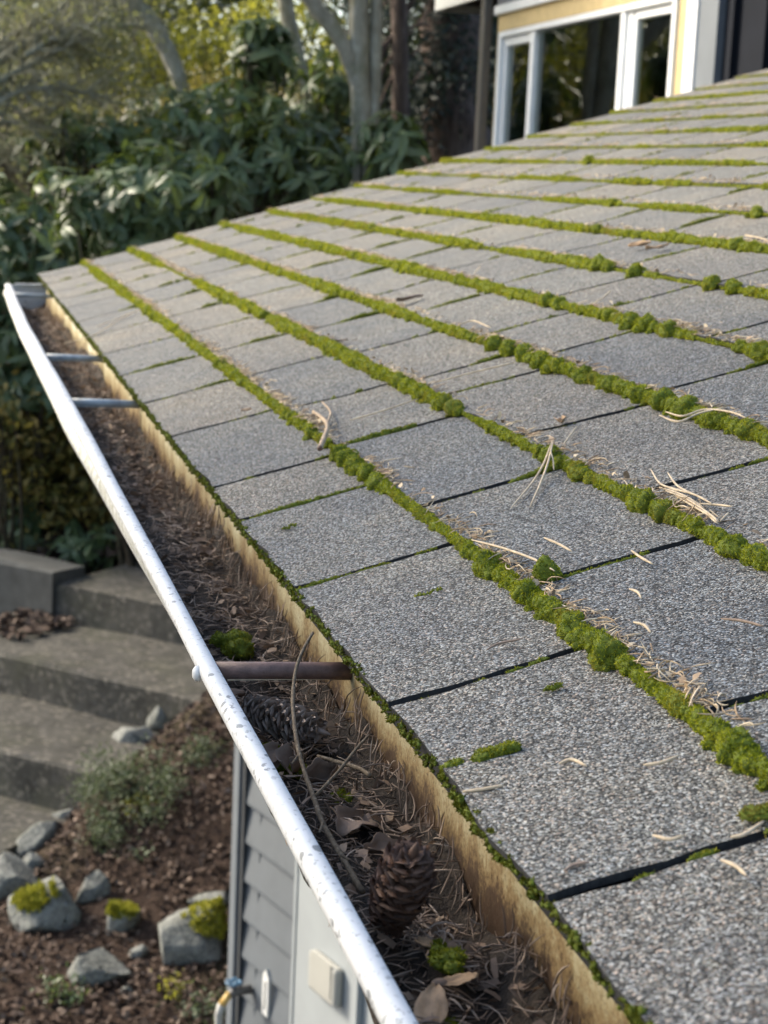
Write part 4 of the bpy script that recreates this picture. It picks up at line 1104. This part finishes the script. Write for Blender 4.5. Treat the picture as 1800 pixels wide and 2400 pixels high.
# ------------------------------------------------------------------ rocks
def rock(x0, x1, y0, y1, tilt, lab, moss=None, sink=.35, zg=None):
    cx_, cy_ = (x0+x1)/2, (y0+y1)/2
    g = onG(cx_, cy_ + (y1-y0)*.20); d = np.linalg.norm(g-CP); k = d/FPX
    a, c = (x1-x0)/2*k*1.25, (y1-y0)/2*k*1.2
    V0, F0 = ICO[3]
    sd = Noise(int(cx_*7+cy_))
    q = np.sign(V0)*np.abs(V0)**.72
    ns = 1 + .13*sd(V0*1.4)[:, None] + .05*sd(V0*4.5)[:, None]
    # flat facets
    r = np.random.default_rng(int(cx_)); V = q*ns
    for _ in range(15):
        n = r.normal(size=3); n /= np.linalg.norm(n); dd = V@n - r.uniform(.52, .72); V = V - np.outer(np.clip(dd, 0, 9), n)
    V = V*np.array([a*1.06, a*.8, c*1.0])
    ca, sa = math.cos(tilt), math.sin(tilt)
    Rt = np.array([[ca, 0, -sa], [0, 1, 0], [sa, 0, ca]])
    V = V @ Rt.T
    V = V + g + np.array([0, 0, c*(1-2*sink)*.6])
    e = empty('rock', g, lab, 'rock', 'rocks edging the mulch bed')
    mk('stone', V, F0, MAT['rock'], e)
    if moss:
        dn = V - V.mean(0); nrm = dn/np.linalg.norm(dn, axis=1, keepdims=True)
        md = np.array(moss, float); md /= np.linalg.norm(md)
        sel = np.where(nrm@md > .70+.0*a)[0]
        n = 3200; pi = rng.choice(sel, n); L = V[pi] + rng.normal(size=(n, 3))*a*.035
        V2, F2 = scatter(np.array([(-.5, 0, 0), (.5, 0, 0), (.3, .25, 1), (-.3, .25, 1)]), np.array([(0, 1, 2, 3)]), L, rots(nrm[pi]+.7*rng.normal(size=(n, 3))), np.stack([rng.uniform(.004, .009, n)]*2+[rng.uniform(.006, .014, n)], 1))
        mk('moss', V2, F2, MAT['rock_moss'], e, kind='stuff')
rock(35, 200, 2045, 2205, .1, 'large dark rock with thick yellow moss on top', (-.5, -.2, 1))
rock(182, 248, 2042, 2132, -.7, 'tilted grey slab leaning behind the large mossy rock')
rock(246, 318, 2100, 2218, .15, 'narrow upright rock with yellow moss on its crown', (0, 0, 1))
rock(372, 545, 2120, 2278, .1, 'broad pale grey boulder with a moss cap beside the house corner', (.5, .1, 1))
rock(148, 292, 2225, 2312, .0, 'flat pale rock in the open mulch in front of the mossy rocks')
rock(25, 152, 1915, 2005, .55, 'long pale stone slab along the path edge')
rock(55, 108, 1985, 2052, .1, 'rounded stone below the path edge slab')
rock(-60, 75, 2005, 2130, .2, 'grey rock beside the large mossy rock at the path foot')
rock(265, 362, 1700, 1772, .0, 'flat topped grey rock below the stairs')
rock(340, 432, 1632, 1722, .55, 'slanted stone slab propped against the stair end')
rock(452, 545, 2088, 2124, .0, 'thin stone slab behind the pale boulder')
rock(312, 352, 2212, 2245, .3, 'small grey stone between the pale boulder and the flat rock')
rock(128, 172, 1890, 1930, .3, 'small stone at the corner of the lowest stair')
rock(280, 312, 2306, 2340, .0, 'small loose stone below the flat pale rock')

# ------------------------------------------------------------------ mulch chips and litter
n = 42000
X = rng.uniform(-1.6, 1.6, n); Y = rng.uniform(3.4, 9.0, n)
s_ = (X-S0[0])*SD[0]+(Y-S0[1])*SD[1]; t_ = (X-S0[0])*SE[0]+(Y-S0[1])*SE[1]
onst = (t_ > -1.3) & (t_ < .47) & (s_ > -1.7) & (s_ < 1.9)
keep = ~onst & ~((X > .62) & (Y < 4.4)); X, Y = X[keep], Y[keep]; n = len(X)
q = np.array([(-.5, -.5, 0), (.1, -.6, .1), (.5, -.2, 0), (.4, .45, .05), (-.1, .5, .2), (-.5, .3, .05)])
V, F = scatter(q, np.array([(0, 1, 4, 5), (1, 2, 3, 4)]), np.stack([X, Y, gz(X, Y)+.006+.012*rng.random(n)], 1), rots(rng.normal(size=(n, 3))*.75+np.array([0, 0, 1.])),
               np.stack([rng.uniform(.010, .034, n), rng.uniform(.006, .017, n), rng.uniform(.01, .03, n)], 1))
mk('mulch_chips', V, F, MAT['chip'], kind='stuff', label='loose brown bark chips covering the ground', cat='mulch')
n = 260                                                          # drift of dead leaves on the stairs
tq = rng.uniform(-1.0, -.62, n); sq = rng.uniform(s2+.2, s1-.02, n)
P = np.array([sp(a, b, -1.842+.01*rng.random()) for a, b in zip(sq, tq)])
V, F = scatter(q, np.array([(0, 1, 4, 5), (1, 2, 3, 4)]), P, rots(rng.normal(size=(n, 3))*.6+np.array([0, 0, 1.])), np.stack([rng.uniform(.02, .06, n), rng.uniform(.015, .035, n), rng.uniform(.01, .04, n)], 1))
mk('leaf_drift', V, F, MAT['chip'], kind='stuff', label='drift of dead leaves in the corner of the stair tread', cat='leaves')

# ------------------------------------------------------------------ plants
def leaf_tpl(w=.30, droop=.25, fold=.06, n=4):
    """unit leaf along +x, tip drooping"""
    V = []; F = []
    for i in range(n+1):
        t = i/n; ww = w*.5*math.sin(math.pi*min(.97, .06+.90*t))**.8
        z = -droop*t*t
        V += [(t, -ww, z+fold*ww*4), (t, 0, z), (t, ww, z+fold*ww*4)]
    for i in range(n):
        a = i*3; F += [(a, a+3, a+4, a+1), (a+1, a+4, a+5, a+2)]
    return np.array(V), np.array(F)
def whorl_tpl(k=9, seed=0):
    r = np.random.default_rng(seed); parts = []
    for i in range(k):
        V, F = leaf_tpl(r.uniform(.26, .40), r.uniform(.15, 1.0)); L = r.uniform(.6, 1.15)
        a = 2*math.pi*i/k + r.normal()*.35; el = r.uniform(-.7, .75)
        d = np.array([[math.cos(a)*math.cos(el), math.sin(a)*math.cos(el), math.sin(el)]])
        Rm = rots_x(d, np.array([[0, 0, 1.]]))[0]
        parts.append(((V*L) @ Rm.T, F))
    return merge(parts)
WH = [whorl_tpl(9, 1), whorl_tpl(8, 2), whorl_tpl(10, 3)]
LF = leaf_tpl(.5, .2, .05, 2)
def ellipsoid_pts(n, c, r, shell=.55, up=-.6):
    d = rng.normal(size=(n*2, 3)); d /= np.linalg.norm(d, axis=1, keepdims=True)
    d = d[d[:, 2] > up][:n]
    k = 1 + .22*NZ(d*2.4+np.array(c)*3)[:, None]
    return np.array(c) + d*k*np.array(r)*(rng.uniform(shell**3, 1, (len(d), 1))**(1/3)), d
def stems(base, pts, r0, r1, wob=.15, seg=4):
    parts = []
    for p in pts:
        b = np.array(base)+rng.normal(size=3)*np.array([.06, .06, 0]); m = (b+p)/2 + rng.normal(size=3)*wob*np.linalg.norm(p-b)*.5
        V, F = tube(smoothpath([b, m, p], seg), np.linspace(r0, r1, 2*seg+1), 5, cap=False)
        parts.append((np.array(V), np.array(F)))
    return merge(parts)
def rhodo(px, py, Y, r, n, size, label, mat='rhodo', name='rhododendron', cat='shrub', group='broadleaf evergreen shrubs on the bank'):
    c = onY(px, py, Y); c = np.array(c)
    g = np.array([c[0], c[1], float(gz(c[0], c[1]))-.05])
    if g[2] > c[2]-.15: g[2] = c[2]-.3
    e = empty(name, g, label, cat, group)
    P, d = ellipsoid_pts(n, c, r, .45, -.75)
    Vs, Fs = stems(g, P[rng.choice(len(P), min(14, len(P)), False)], .018, .006)
    mk('stems', Vs, Fs, MAT['stem'], e, smooth=True)
    parts = []
    for w in range(3):
        q = P[w::3]; dd = d[w::3]*.8+np.array([0, -.15, .75])+.35*rng.normal(size=q.shape)
        parts.append(scatter(*WH[w], q, rots(dd), size*rng.uniform(.75, 1.2, len(q))))
    V, F = merge(parts)
    mk('foliage', V, F, MAT[mat], e, kind='stuff', smooth=True)
def leafcloud(c, r, n, size, shell=.2, up=-1.0, clump=14):
    m = max(1, n//clump)
    P, d = ellipsoid_pts(m, c, r, shell, up)
    P = np.repeat(P, clump, 0) + rng.normal(size=(len(P)*clump, 3))*size*1.6
    D = rng.normal(size=P.shape)
    return scatter(*LF, P, rots_x(D, rng.normal(size=P.shape)+np.array([0, 0, 1.])), size*rng.uniform(.6, 1.3, len(P)))
def shrub(px, py, Y, r, n, size, mat, label, name='shrub', cat='shrub', group=None, stem='stem', clump=14, ns=16):
    c = onY(px, py, Y) if Y > 7 else onG(px, py)+np.array([0, 0, r[2]*.35]); g = np.array([c[0], c[1], float(gz(c[0], c[1]))-.03])
    if g[2] > c[2]-.15 and Y > 7: g[2] = c[2]-.3
    e = empty(name, g, label, cat, group)
    P, d = ellipsoid_pts(60, c, np.array(r)*.9, .3)
    Vs, Fs = stems(g, P[:ns], .012, .003)
    mk('stems', Vs, Fs, MAT[stem], e, smooth=True)
    V, F = leafcloud(c, r, n, size, clump=clump)
    mk('foliage', V, F, MAT[mat], e, kind='stuff')

# trunks (points as photograph direction at a depth), each tree with its own limbs and crown
def trunk_pts(pts, Y): return [onY(x, y, Y if np.isscalar(Y) else Y[i]) for i, (x, y) in enumerate(pts)]
def tree(name, label, paths, Y, mat, crown=None, crown_mat='olive', cat='tree', group='trees on the bank behind the roof', nseg=12, ground=True):
    e = None
    for pi, (pts, w) in enumerate(paths):
        P = trunk_pts(pts, Y)
        k = (np.linalg.norm(P[0]-CP))/FPX
        w = np.array(w, float)*k*.5
        if pi == 0:
            b = P[-1].copy(); gzv = float(gz(b[0], b[1]))
            if ground and gzv < b[2]-.05: P.append(np.array([b[0]+.02, b[1], gzv-.1])); w = np.append(w, w[-1]*1.15)
            e = empty(name, P[-1], label, cat, group)
        S_ = smoothpath(P, 7); ww = np.interp(np.linspace(0, 1, len(S_)), np.linspace(0, 1, len(w)), w)
        mk('trunk' if pi == 0 else 'limb', *tube(S_, ww, nseg, wob=.045), MAT[mat], e, smooth=True)
    if crown:
        parts = [leafcloud(onY(px, py, Yc), r, n, s) for (px, py, Yc, r, n, s) in crown]
        V, F = merge(parts); mk('crown', V, F, MAT[crown_mat], e, kind='stuff')
    return e
tree('alder_tree', 'pale grey twin stemmed alder rising behind the roof edge',
     [([(838, -420), (840, -150), (842, 60), (845, 230), (852, 420), (858, 520)], [36, 40, 44, 46, 50, 56]),
      ([(892, -420), (886, -150), (882, 60), (877, 240), (870, 380)], [22, 25, 28, 28, 24]),
      ([(560, -330), (660, -120), (735, 10), (790, 80), (828, 170), (846, 260)], [28, 33, 38, 37, 34, 26])], 9.6, 'alder',
     [(820, -650, 9.6, (1.6, 1.4, .9), 7000, .05), (560, -500, 9.8, (1.2, 1.2, .7), 4000, .05)])
tree('leaning_tree', 'leaning grey trunk with forked lower branches among the shrubs',
     [([(230, -160), (309, 0), (347, 43), (380, 98), (412, 163), (428, 230), (440, 330), (446, 430)], [50, 46, 42, 42, 38, 34, 28, 26]),
      ([(150, 55), (225, 60), (290, 60), (345, 62)], [8, 12, 14, 16]), ([(250, 20), (300, 38), (350, 70)], [8, 11, 14]),
      ([(470, 260), (455, 290), (438, 320)], [8, 12, 14])], 10.6, 'alder',
     [(200, -420, 10.6, (1.4, 1.2, .7), 5000, .045)])
tree('slender_tree', 'slim grey trunk half hidden behind the leaves beside the alder',
     [([(660, -160), (668, 0), (688, 100), (705, 190), (728, 300), (752, 430)], [32, 34, 38, 40, 40, 40])], 11.2, 'alder',
     [(680, -480, 11.2, (1.2, 1.2, .7), 4000, .05)])
tree('fir_tree', 'massive furrowed brown fir trunk beside the window wing',
     [([(1062, -420), (1060, -120), (1062, 100), (1064, 250), (1068, 420)], [128, 138, 144, 150, 160])], 13.2, 'fir',
     [(1060, -700, 13.2, (1.8, 1.6, .8), 7000, .06)], 'conifer', nseg=18)
tree('fallen_log', 'mossy dark log slanting down through the shrubs toward the roof corner',
     [([(-160, 250), (-40, 345), (40, 405), (100, 460), (170, 515), (235, 560), (300, 610)], [40, 42, 44, 46, 50, 56, 60])], 9.9, 'log', None, cat='log', group=None, ground=False)
tree('dark_conifer', 'dark leafless conifer limbs sweeping behind the alder',
     [([(930, -200), (935, 0), (938, 200), (942, 420)], [34, 36, 40, 44]),
      ([(1010, -90), (960, 20), (905, 110), (870, 200)], [6, 9, 11, 10]), ([(1000, 30), (950, 90), (900, 160), (868, 250)], [5, 7, 8, 7]),
      ([(985, -60), (945, 40), (915, 70)], [5, 8, 9]), ([(1010, 60), (975, 60), (920, 85), (880, 130)], [5, 7, 8, 8]),
      ([(890, 20), (930, -20), (975, -90)], [6, 7, 5]), ([(880, 330), (930, 260), (985, 170)], [5, 6, 5]), ([(985, 110), (920, 180), (885, 260)], [6, 7, 6])], 12.0, 'fir',
     [(945, 120, 13.0, (.62, .3, .95), 7000, .045), (1150, 150, 14.6, (.7, .3, 1.2), 5000, .07), (985, 200, 12.3, (.12, .2, .12), 200, .06), (1120, 165, 12.6, (.10, .15, .12), 220, .05)], 'conifer')

gt = empty('sun_blocker_tree', (-3.9, 3.5, float(gz(-3.9, 3.5))), 'unseen leafy tree added to shade the near roof', 'tree', 'trees on the bank behind the roof')  # out-of-view tree, added so that its crown keeps sun off the near roof
zg = float(gz(-3.9, 3.5))
mk('trunk', *tube(smoothpath([(-3.9, 3.5, zg-.1), (-3.85, 3.45, zg+2.2), (-3.7, 3.5, zg+4.6), (-3.75, 3.6, zg+7)], 6), np.linspace(.16, .05, 19), 12, wob=.05), MAT['alder'], gt, smooth=True)
Pb, _ = ellipsoid_pts(60, (-3.7, 3.4, 3.3), (1.3, 1.3, 1.1), .5)
Vs, Fs = stems((-3.72, 3.5, zg+3.6), Pb[:22], .035, .008)
mk('limbs', Vs, Fs, MAT['alder'], gt, smooth=True)
V, F = leafcloud((-3.7, 3.3, 3.4), (1.55, 1.75, 1.35), 9000, .075)
mk('crown', V, F, MAT['olive'], gt, kind='stuff')
# lichen covered twigs reaching in at upper left
e = empty('twiggy_tree', onY(-260, 420, 9.2), 'grey lichen covered tree with fine bare twigs by the leaning trunk', 'tree', 'trees on the bank behind the roof')
pts = smoothpath(trunk_pts([(-420, 900), (-330, 600), (-260, 330), (-180, 60), (-120, -250)], 9.2), 6)
pts = np.vstack([[onY(-430, 1000, 9.2)[0], 9.2, float(gz(onY(-430, 1000, 9.2)[0], 9.2))-.1], pts])
mk('trunk', *tube(pts, np.linspace(.10, .05, len(pts)), 10, wob=.05), MAT['alder'], e, smooth=True)
def limb(a, b, w0, w1, twigs, Y0, Y1, nm='limb'):
    P = smoothpath([onY(*a, Y0), (onY(*a, Y0)+onY(*b, Y1))/2+np.array([0, 0, .06])+rng.normal(size=3)*.03, onY(*b, Y1)], 6)
    k = 14/FPX/2
    mk(nm, *tube(P, np.linspace(w0*k, w1*k, len(P)), 7, wob=.08), MAT['lichen'], e, smooth=True)
    parts = []
    for _ in range(twigs):
        i = rng.integers(1, len(P)); d = P[min(i+1, len(P)-1)]-P[i-1]; d /= np.linalg.norm(d)
        q = d + .8*rng.normal(size=3); q /= np.linalg.norm(q); L = rng.uniform(.12, .42)
        T = smoothpath([P[i], P[i]+q*L*.5+rng.normal(size=3)*.03, P[i]+q*L+rng.normal(size=3)*.06-np.array([0, 0, .03])], 3)
        V, F = tube(T, np.linspace(.0055, .0018, len(T)), 4, cap=False); parts.append((np.array(V), np.array(F)))
        for _ in range(3):
            j = rng.integers(1, len(T)); q2 = q+rng.normal(size=3); q2 /= np.linalg.norm(q2)
            V, F = tube([T[j], T[j]+q2*rng.uniform(.05, .16)], [.0022, .0008], 3, cap=False); parts.append((np.array(V), np.array(F)))
    return parts
tp = []
for a, b, w0, w1 in (((-200, 300), (215, 20), 22, 10), ((-220, 380), (180, 95), 18, 8), ((-180, 200), (150, 60), 16, 7), ((-260, 360), (240, -30), 20, 10), ((-200, 120), (90, -60), 18, 8), ((-40, 260), (200, 215), 9, 4),
                     ((-100, 330), (150, 300), 10, 4), ((60, 130), (330, 62), 10, 6), ((120, 90), (260, 240), 7, 3), ((-150, 460), (110, 330), 10, 4)):
    tp += limb(a, b, w0, w1, 60, 9.2, 9.8+rng.normal()*.3)
V, F = merge(tp); mk('twigs', V, F, MAT['lichen'], e, kind='stuff', smooth=True)
V, F = merge([leafcloud(onY(x, y, 9.6+rng.normal()*.3), (.34, .3, .24), 420, .032) for x, y in ((40, 60), (140, 150), (40, 250), (180, 260), (90, 330), (250, 120), (200, 20), (290, 210))])
mk('crown', V, F, MAT['olive'], e, kind='stuff')

# evergreen shrubs (rhododendrons) on the bank
RH = [(330, 480, 8.4, (.55, .4, .36), 210, .115, 'dense rhododendron with drooping dark leaves behind the far roof corner'),
      (560, 415, 9.4, (.55, .4, .34), 170, .115, 'rhododendron between the leaning trunk and the alder foot'),
      (140, 575, 9.3, (.42, .3, .30), 150, .115, 'rhododendron under the slanting log'),
      (60, 470, 10.4, (.44, .4, .34), 130, .11, 'shaded rhododendron behind the slanting log'),
      (60, 840, 9.1, (.36, .3, .38), 120, .125, 'glossy broadleaf shrub beside the far end of the gutter'),
      (-140, 720, 9.3, (.40, .3, .46), 100, .12, 'tall broadleaf shrub past the gutter end'),
      (20, 990, 9.4, (.40, .25, .26), 110, .115, 'lower broadleaf shrub above the golden tipped shrub'),
      (700, 380, 10.0, (.42, .3, .28), 110, .11, 'rhododendron at the foot of the slim grey trunk'),
      (930, 330, 9.3, (.16, .2, .14), 26, .15, 'large leaved rhododendron spray right of the alder'),
      (620, 130, 9.8, (.18, .2, .24), 34, .14, 'sunlit rhododendron spray hanging below the bright sky gap'),
      (500, 290, 9.9, (.45, .35, .22), 110, .105, 'rhododendron crown growing around the leaning trunk'),
      (770, 250, 10.6, (.28, .3, .36), 70, .11, 'narrow rhododendron left of the alder stems'),
      (215, 330, 9.6, (.30, .3, .16), 60, .10, 'low rhododendron below the lichen twigs')]
for a in RH: rhodo(*a[:6], a[6])
rhodo(225, 1275, 8.75, (.16, .16, .10), 14, .13, 'low broadleaf plant spreading over the top stair landing', name='broadleaf_plant', cat='plant', group='broadleaf plants at the stair top')
rhodo(30, 1250, 9.0, (.20, .16, .14), 16, .12, 'dark broadleaf plant behind the kerb block', name='broadleaf_plant', cat='plant', group='broadleaf plants at the stair top')
shrub(140, 1110, 9.2, (.62, .35, .30), 5200, .050, 'gold', 'small leaved shrub with golden tips under the broadleaf shrub', ns=18)
shrub(10, 960, 8.8, (.16, .2, .14), 300, .045, 'gold', 'yellowing shrub shoots beside the gutter shrub', ns=8)
shrub(300, 1860, 5.75, (.24, .26, .12), 4200, .014, 'fern', 'low grey green creeping shrub spreading over the mulch', ns=14, clump=20)
shrub(250, 1970, 5.35, (.09, .10, .06), 900, .013, 'fern', 'trailing tip of grey green creeper over the bark chips', ns=6, clump=20)
shrub(480, 1770, 6.4, (.12, .10, .05), 700, .014, 'fern', 'thin grass tuft in the mulch by the house corner', ns=4, clump=20)
shrub(330, 1900, 5.5, (.06, .05, .05), 420, .012, 'lime', 'bright yellow green moss tuft in the creeping shrub', ns=4)
shrub(135, 2350, 4.75, (.07, .07, .05), 260, .020, 'rhodo', 'small dark weed in the mulch before the flat pale rock', ns=4)
shrub(480, 2380, 4.5, (.07, .06, .05), 300, .018, 'fern', 'green weed against the house corner', ns=4)
shrub(410, 2330, 4.75, (.04, .04, .03), 160, .014, 'lime', 'little yellow green moss patch before the pale boulder', ns=3)
shrub(330, 2010, 5.3, (.03, .03, .03), 80, .018, 'fern', 'single weed seedling in the bark chips above the upright rock', ns=3)

# sunlit woodland further up the bank
LB = 'backlit bushes and saplings on the upper bank'
for i, (px, py, Y, r, n, s, m, lab) in enumerate([
      (470, 120, 12.2, (.55, .4, .32), 2600, .034, 'lime', 'yellow green backlit bush behind the leaning trunk'),
      (300, 200, 12.0, (.45, .4, .34), 1900, .030, 'lime', 'sunlit olive bush below the lichen twigs'),
      (620, 60, 13.0, (.45, .4, .22), 1300, .040, 'lime', 'bright thin sapling leaves under the sky gap'),
      (770, 220, 11.6, (.28, .3, .45), 1500, .030, 'lime', 'yellow leaved sapling left of the alder'),
      (120, 120, 12.4, (.60, .5, .36), 1500, .045, 'olive', 'grey olive thicket behind the lichen twigs'),
      (200, -60, 12.6, (.9, .6, .3), 1700, .05, 'olive', 'olive canopy over the lichen twigs'),
      (560, 260, 11.0, (.50, .4, .26), 2400, .034, 'gold', 'golden brown bush between the rhododendrons'),
      (720, 330, 10.8, (.30, .3, .20), 1500, .034, 'gold', 'golden bush at the foot of the slim trunk'),
      (380, 330, 10.8, (.40, .3, .20), 1600, .034, 'gold', 'bronze leaved bush behind the dense rhododendron')]):
    shrub(px, py, Y, r, n, s, m, lab, name='bush', cat='bush', group=LB, ns=20)
# dense dark wood behind everything
parts = []
for i in range(420):
    Y = rng.uniform(15.5, 24); X = rng.uniform(-9, 15); b = float(gz(X, Y))
    top = 3.0 + .12*(Y-15)
    z = rng.uniform(b, max(b+.5, top))
    gap = 2.5+.14*(Y-16) < X < 3.6+.2*(Y-16)
    if gap and z > CP[2]+.045*(Y+.76): continue
    parts.append(leafcloud((X, Y, z), (1.25, .8, .55), 330, .11, .1))
V, F = merge(parts)
mk('far_wood', V, F, MAT['understory'], kind='stuff', label='dark far woodland closing the view behind the garden', cat='woodland')
for i in range(16):
    Y = rng.uniform(15, 21); X = rng.uniform(-4, 9)
    b = float(gz(X, Y)); lean = rng.normal(size=2)*.25
    e = empty('woodland_trunk', (X, Y, b-.1), 'thin dark trunk deep in the woodland behind the bushes', 'tree', 'thin trunks in the far wood')
    mk('trunk', *tube(smoothpath([(X, Y, b-.1), (X+lean[0]*.5, Y+lean[1]*.5, b+2), (X+lean[0], Y+lean[1], b+4.5)], 5), np.linspace(.10, .04, 11), 8, wob=.06), MAT['fir'], e, smooth=True)
